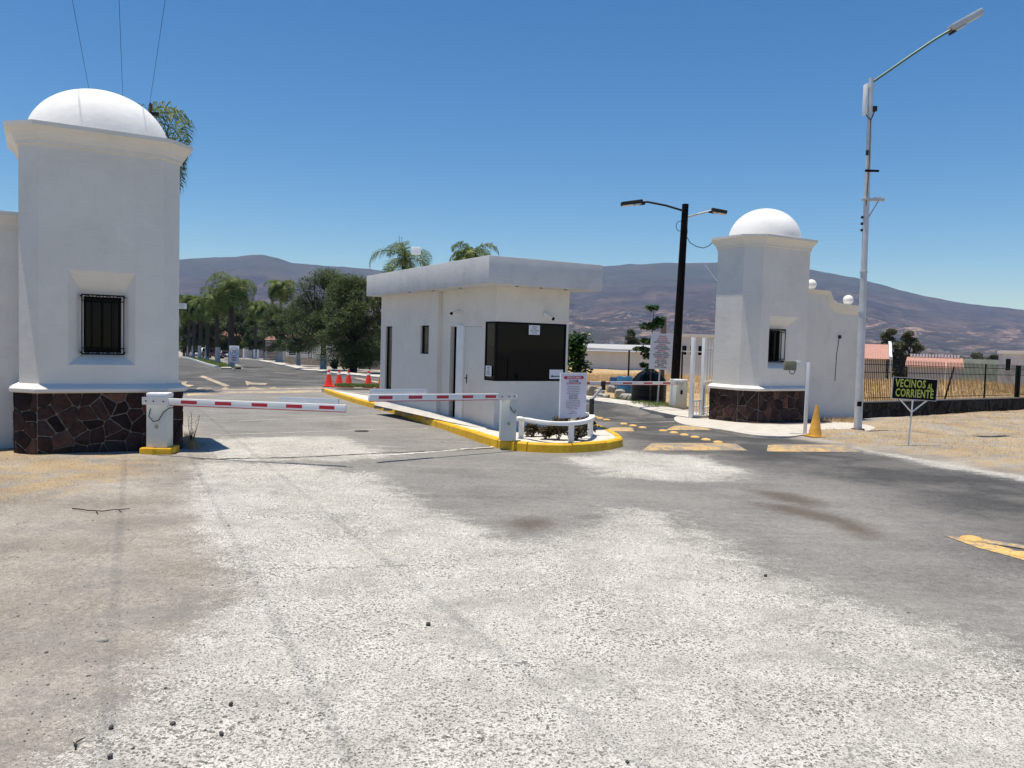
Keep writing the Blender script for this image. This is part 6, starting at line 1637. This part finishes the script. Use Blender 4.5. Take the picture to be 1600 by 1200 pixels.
# ------------------------------------------------------------------ cars
def car(label, x, yb, Y, mat, kind, rot, Wc=1.8, Lc=4.4, group="vehicles parked beyond the median"):
    p = atd(x, yb, Y); zb = gz(p.x, p.y)
    t = thing("parked_car" if kind != 'truck' else "pickup_truck", label, "car" if kind != 'truck' else "truck", (p.x, p.y, zb), rot, group)
    H = {'sedan': 1.45, 'van': 2.0, 'truck': 1.85}[kind]; hw = Wc/2; hl = Lc/2
    low = [(-hl, .35), (-hl, .75), (-hl+.15, .95), (-hl+1.0, 1.0), (hl-.9, 1.0), (hl-.12, .92), (hl, .7), (hl, .35)]
    sc = H/1.45 if kind == 'sedan' else 1.15
    low = [(y, z*(1 if kind == 'sedan' else 1.12)) for y, z in low]; zt = low[3][1]
    m = MB(); n = len(low); m.add([(-hw, y, z) for y, z in low]+[(hw, y, z) for y, z in low], [tuple(range(n)), tuple(range(n, 2*n))[::-1]]+[(i, n+i, n+(i+1) % n, (i+1) % n) for i in range(n)])
    m.build("body", mat, t, bevel=.08)
    cb = {'sedan': [(-hl+1.0, zt-.02), (-hl+1.75, H), (hl-1.5, H), (hl-.75, zt-.02)], 'van': [(-hl+.8, zt-.02), (-hl+1.5, H), (hl-.2, H), (hl-.05, zt-.02)], 'truck': [(-hl+1.3, zt-.02), (-hl+1.9, H), (-hl+3.0, H), (-hl+3.2, zt-.02)]}[kind]
    w1 = hw-.08; w2 = hw-.25
    vs = [(-(w1 if i in (0, 3) else w2), y, z) for i, (y, z) in enumerate(cb)]+[((w1 if i in (0, 3) else w2), y, z) for i, (y, z) in enumerate(cb)]
    m = MB(); m.add(vs, [(0,1,2,3), (7,6,5,4), (0,4,5,1), (1,5,6,2), (2,6,7,3)]); cab = m.build("cabin", mat, t, bevel=.05)
    # glass panes
    def quad(a, b, c, d, nm, off):
        cc = (a+b+c+d)/4; q = [cc+(v_-cc)*.86+off for v_ in (a, b, c, d)]; mm = MB(); mm.add(q, [(0,1,2,3)]); mm.build(nm, m_glass, cab)
    V = [Vector(v_) for v_ in vs]
    quad(V[0], V[4], V[5], V[1], "windscreen", Vector((0, -.06, .03))); quad(V[2], V[6], V[7], V[3], "rear_window", Vector((0, .06, .03)))
    quad(V[0], V[1], V[2], V[3], "side_window", Vector((-.06, 0, .02))); quad(V[4], V[5], V[6], V[7], "side_window", Vector((.06, 0, .02)))
    for sx in (-1, 1):
        for yy in (-hl+.85, hl-.85):
            m = MB(); m.tube([(sx*(hw-.2), yy, .33), (sx*(hw+.01), yy, .33)], .33, 18); wh = m.build("wheel", m_tyre, t, smooth=True, angle=40)
            m = MB(); m.tube([(sx*(hw+.011), yy, .33), (sx*(hw+.025), yy, .33)], .19, 12); m.build("rim", m_alu, wh)
        m = MB(); m.box(sx*(hw-.25)-.2, sx*(hw-.25)+.2, -hl-.03, -hl+.02, .68, .82); m.build("headlight", m_white, t, bevel=.02)
        m = MB(); m.box(sx*(hw-.2)-.15, sx*(hw-.2)+.15, hl-.04, hl+.03, .7, .85); m.build("tail_light", m_inkr, t, bevel=.02)
    m = MB(); m.box(-hw+.1, hw-.1, -hl-.05, -hl+.02, .38, .55); m.build("bumper", m_dsteel, t, bevel=.03)
    m = MB(); m.box(-.28, .28, -hl-.065, -hl-.051, .42, .52); m.build("number_plate", m_paper, t)
    return t
def paint(name, c):
    m, nt, b = newmat(name); b.inputs["Base Color"].default_value = (*c, 1); b.inputs["Roughness"].default_value = .25; b.inputs["Coat Weight"].default_value = .6; b.inputs["Metallic"].default_value = .2; return m
car("silver car parked leftmost of the vehicles seen between the palm trunks", 307, 556, 165, paint("silver_car_paint", (.5, .5, .52)), 'sedan', .6)
car("white van parked behind the fourth median palm", 320, 556, 160, paint("white_car_paint", (.75, .75, .75)), 'van', .5, 1.9, 4.8)
car("dark red pickup truck parked right of the white van", 332, 556.5, 152, paint("dark_red_paint", (.06, .008, .008)), 'truck', 1.2, 1.9, 5.0)
car("white car parked right behind the speed limit sign", 351, 557, 155, paint("pearl_car_paint", (.6, .6, .62)), 'sedan', .4)

# ------------------------------------------------------------------ houses
def block(parent, nm, mat, x0, x1, y0, y1, z0, z1, bevel=0): return MB().box(x0, x1, y0, y1, z0, z1).build(nm, mat, parent, bevel=bevel)
def house_at(name, label, xl, xr, yb, yt, Y, depth, mat, wins=(), rot=0, roof=None, cat="house", grp=None, ybase=None):
    pl, pr = atd(xl, yb, Y), atd(xr, yb, Y); zb = gz(pl.x, pl.y); W_ = pr.x-pl.x; H_ = atd((xl+xr)/2, yt, Y).z-zb
    ph = math.atan2((pl.x+pr.x)/2, Y); rot = -ph*.85; W_ *= math.cos(ph)
    t = thing(name, label, cat, (pl.x, pl.y, zb), rot, grp)
    block(t, "wall", mat, 0, W_, 0, depth, -1, H_)
    for (a, b, c, d) in wins:
        f = block(t, "window", m_white, W_*a-.06, W_*b+.06, -.05, -.003, H_*c-.06, H_*d+.06); block(f, "pane", m_glass, W_*a, W_*b, -.08, -.053, H_*c, H_*d)
    if roof == 'flat': block(t, "parapet", m_wall, -.15, W_+.15, -.15, depth+.15, H_+.003, H_+.35)
    if roof == 'tin':
        m = MB(); m.add([(-.6,-.8,H_-.6),(W_+.6,-.8,H_-.6),(W_+.6,depth,H_+.75),(-.6,depth,H_+.75),(-.6,-.8,H_-.5),(W_+.6,-.8,H_-.5),(W_+.6,depth,H_+.85),(-.6,depth,H_+.85)], [(0,3,2,1),(4,5,6,7),(0,1,5,4),(1,2,6,5),(2,3,7,6),(3,0,4,7)]); m.build('roof', m_hgrey, t)
    if roof == 'tile':
        e = .5; h = roof_h[0]
        m = MB(); n = max(6, int(W_/.9)); vs = []; fs = []
        # barrel courses running up the slope
        k = n*4
        for i in range(k+1):
            x = -e+(W_+2*e)*i/k; wv = .06*abs(math.sin(math.pi*i/4))
            vs += [(x, -e, H_+wv), (x, depth*.5, H_+h+wv), (x, depth+e, H_+wv)]
        for i in range(k): fs += [(i*3, i*3+3, i*3+4, i*3+1), (i*3+1, i*3+4, i*3+5, i*3+2)]
        m.add(vs, fs); m.build("roof", m_tile, t)
        m = MB(); m.add([(-.0, 0, H_), (0, depth, H_), (0, depth/2, H_+h*.93), (W_, 0, H_), (W_, depth, H_), (W_, depth/2, H_+h*.93)], [(0,1,2), (3,5,4)]); m.build("gable", mat, t)
    return t, W_, H_
roof_h = [1.5]
m_hwhite = plaster("house_white", (.62, .62, .62)); m_hgrey = plaster("house_grey", (.42, .42, .42)); m_hcream = plaster("house_cream", (.60, .54, .46))
# stone-walled house and its boundary wall
roof_h[0] = .9
t, W_, H_ = house_at("street_house", "white house with a salmon tiled roof and stone garden wall behind the feathery street trees", 440, 578, 566, 529, 122, 9, m_hcream, ((.08,.16,.3,.8),(.3,.34,.1,.8),(.66,.69,.1,.85),(.71,.74,.1,.85),(.77,.80,.1,.85)), roof='tile')
house_at("street_house", "upper white storey with tall windows rising behind the salmon roof", 483, 532, 566, 504, 136, 8, m_hwhite, ((.15,.35,.62,.9),(.45,.6,.62,.9),(.7,.85,.62,.9)), roof='flat')
roof_h[0] = 1.2
house_at("street_house", "house with a salmon roof seen between the palm and the round pillar", 344, 432, 560, 526, 185, 9, m_hgrey, ((.1,.2,.3,.6),(.5,.6,.3,.6)), roof='tile')
p0 = atd(446, 570, 108); p1 = atd(542, 574, 96); zb = gz(p0.x, p0.y); L_ = (p1-p0).xy.length; r_ = math.atan2(p1.y-p0.y, p1.x-p0.x)
t = thing("garden_wall", "low brown stone garden wall topped with white railings under the street trees", "wall", (p0.x, p0.y, zb), r_)
block(t, "stone_plinth", m_hstone, 0, L_, 0, .3, -.4, .95)
for i in range(7): block(t, "white_rail", m_white, 0, L_*.82, .12, .16, 1.15+i*.24, 1.19+i*.24)
for i in range(5): block(t, "rail_post", m_white, L_*.82*i/4-.03, L_*.82*i/4+.03, .10, .18, .951, 2.7)
block(t, "stone_pier", m_hstone, L_*.83, L_, .02, .35, .951, 2.6)
p = atd(424, 564, 145); zb = gz(p.x, p.y)
t = thing("stone_pillar", "round banded stone turret with a salmon cap left of the bushy street tree", "pillar", (p.x, p.y, zb), 0)
R = 1.05; m = MB(); Hh = atd(424, 531, 145).z-zb; m.lathe([(R, -.3), (R, Hh)], n=24); m.build("drum_wall", m_hstone, t, smooth=True, angle=40)
for i in range(6): m = MB(); z = Hh*(i+.5)/6; m.lathe([(R+.015, z-.03), (R+.015, z+.03)], n=24); m.build("pale_band", m_concrete, t)
m = MB(); m.lathe([(R+.2, Hh), (R*.7, Hh+.5), (.02, Hh+.75)], n=20); m.build("tile_cap", m_tile, t)
p0 = atd(381, 560, 162); p1 = atd(404, 561, 158); zb = gz(p0.x, p0.y); L_ = (p1-p0).xy.length
t = thing("driveway_gate", "white barred driveway gate at the end of the side street", "gate", (p0.x, p0.y, zb), math.atan2(p1.y-p0.y, p1.x-p0.x))
for x_ in (0, L_*.72, L_*.95): block(t, "gate_pier", m_white, x_-.22, x_+.22, -.1, .1, 0, 2.0)
for i in range(11): block(t, "gate_bar", m_white, .2+i*(L_*.72-.4)/10-.02, .2+i*(L_*.72-.4)/10+.02, -.02, .02, .1, 1.85)
for z in (.15, 1.75): block(t, "gate_rail", m_white, .14, L_*.72-.14, -.03, -.021, z-.03, z+.03)
t, W_, H_ = house_at("boundary_wall", "plain grey boundary wall behind the booth's left corner", 560, 700, 574, 545, 85, .25, m_hstone, cat="wall")
# far right buildings
t, W_, H_ = house_at("white_house", "long two storey white house with dark windows behind the white gate", 1040, 1180, 565, 527.5, 95, 8, m_hwhite, ((.0,.06,.55,.78),(.09,.14,.55,.78),(.18,.23,.55,.78),(.27,.32,.55,.78),(.36,.41,.55,.78)), roof='flat')
house_at("long_shed", "long low grey shed roof across the field left of the white board", 912, 1020, 556, 545, 150, 14, m_hwhite, (), cat="shed", roof="tin")
roof_h[0] = 2.3
def mono(name, label, xl, xr, yb, ye, yr, Y, dep, wallm, cat="house"):
    pl, pr = atd(xl, yb, Y), atd(xr, yb, Y); zb = gz(pl.x, pl.y); W_ = pr.x-pl.x; He = atd((xl+xr)/2, ye, Y).z-zb; Hr = atd((xl+xr)/2, yr, Y+dep).z-zb
    ph = math.atan2((pl.x+pr.x)/2, Y); W_ *= math.cos(ph)
    t = thing(name, label, cat, (pl.x, pl.y, zb), -ph)
    m = MB(); m.add([(0,0,-1),(W_,0,-1),(W_,dep,-1),(0,dep,-1),(0,0,He-.05),(W_,0,He-.05),(W_,dep,Hr-.05),(0,dep,Hr-.05)], [(0,1,5,4),(1,2,6,5),(2,3,7,6),(3,0,4,7)]); m.build("wall", wallm, t)
    k = int(W_/.25); vs = []; fs = []
    for i in range(k*2+1):
        x = -.3+(W_+.6)*i/(k*2); wv = .05*(i % 2); vs += [(x, -.4, He+wv-.06), (x, dep+.3, Hr+wv+.04), ]
    for i in range(k*2): fs.append((i*2, i*2+2, i*2+3, i*2+1))
    m = MB(); m.add(vs, fs); m.build("roof", m_tile, t); return t, W_, He, Hr, dep
t, W_, He, Hr, dep = mono("tiled_house", "salmon tiled roof with a white stepped gable beyond the fence, next to the lamp pole", 1325, 1384, 570, 559.5, 538.5, 100, 9, m_hcream)
m = MB(); m.add([(0,-.5,-1),(0,-.5,He+.25),(0,2.5,He+.6),(0,5.5,Hr+.1),(0,dep+.4,Hr+.5),(0,dep+.4,-1)], [tuple(range(6))]); v0 = list(m.v); m.add([(x+.35,y,z) for x, y, z in v0], [tuple(range(6))[::-1]]+[]); n = 6
m.f += [[i, (i+1) % n, n+(i+1) % n, n+i] for i in range(n)]; m.m += [0]*n; m.v = [(x+W_+.31, y, z) for x, y, z in m.v]; m.build("gable_wall", m_hwhite, t)
t, W_, He, Hr, dep = mono("tiled_house", "long low salmon and white roofed house beyond the fence, above the black sign", 1418, 1500, 582, 573, 559.5, 90, 6, m_hwhite)
for i in range(16): block(t, "white_ridge_cap", m_white, W_*i/16+.05, W_*(i+1)/16-.05, dep+.0, dep+.45, Hr+.09, Hr+.45)
house_at("green_shed", "low pale green roofed shed right of the long salmon roof", 1501, 1567, 580, 562, 120, 5, M_("pale_green_panel", (.35, .42, .36), .8, .2, 1, 20, 0), cat="shed")
house_at("white_building", "white building with a dark doorway at the far right edge", 1566, 1680, 580, 554, 85, 8, m_hwhite, ((.04,.11,.5,.85),), cat="building", roof='flat')

# ------------------------------------------------------------------ power pole and wires behind the big tower
Yw = 26.0; q = atd(192, 165, Yw); zb = gz(q.x, q.y)
t = thing("utility_pole", "utility pole hidden behind the big tower, its insulators showing above the dome", "utility pole", (q.x, q.y, zb), .05)
Hp = q.z-zb-.16
m = MB(); m.tube([(0,0,-.2), (0,0,Hp-.05)], [.16, .11], 12); m.build("pole", m_concrete, t, smooth=True)
m = MB(); m.box(-1.15, 1.15, -.13, -.02, Hp-.14, Hp-.03); m.build("crossarm", m_dsteel, t, bevel=.006)
m_ins = M_("brown_porcelain", (.05, .02, .015), .3, .2, 8, 60, 0)
ends = []
for x in (143, 192, 234):
    e = atd(x, 160 if x != 192 else 156, Yw-.07); lx_ = e.x-q.x; hh = e.z-zb
    m = MB(); m.lathe([(.018, Hp-.03), (.018, hh-.22), (.075, hh-.21), (.04, hh-.16), (.07, hh-.15), (.038, hh-.10), (.06, hh-.09), (.03, hh-.03), (.03, hh)], (lx_, -.075, 0), 14); m.build("insulator", m_ins, t, smooth=True, angle=50)
    ends.append(Vector((e.x, e.y, zb+hh)))
m = MB(); m.tube([(.35, -.1, Hp-.0), (.62, -.1, Hp+.12), (.85, -.1, Hp-.1)], .02, 6); m.build("fuse_arm", m_dsteel, t)
for i, (e, x) in enumerate(zip(ends, (113, 186, 258))):
    b_ = atz(x, 0, e.z-.25); far = e+(b_-e)*(48/((b_-e).length)); P = []
    for k in range(41):
        s = k/40; w_ = e.lerp(far, s); Lk = (b_-e).length/48
        sag = .25*(s*(1-s))/(Lk*(1-Lk)) ; P.append((w_.x-e.x, w_.y-e.y, (e.z*(1-s)+e.z*s)-e.z-sag))
    m = MB(); m.tube(P, .005, 5); o = m.build("power_line", m_black, loc=tuple(e))
    tag(o, ["leftmost overhead power line running toward the viewer", "middle overhead power line rising from behind the dome", "rightmost overhead power line from the insulator right of the dome"][i], "power line", "overhead lines from the utility pole")
# camera housing added on the tower's far side
p = atd(285, 478, 14.2); t = thing("camera_housing", "small pale camera housing peeping out behind the big tower's right edge", "lamp", (p.x-.1, p.y, p.z), 0)
m = MB(); m.box(-.1, .14, 0, .1, -.05, .05); m.build("housing", m_white, t, bevel=.01)
print("TOTAL objs", len(bpy.data.objects))
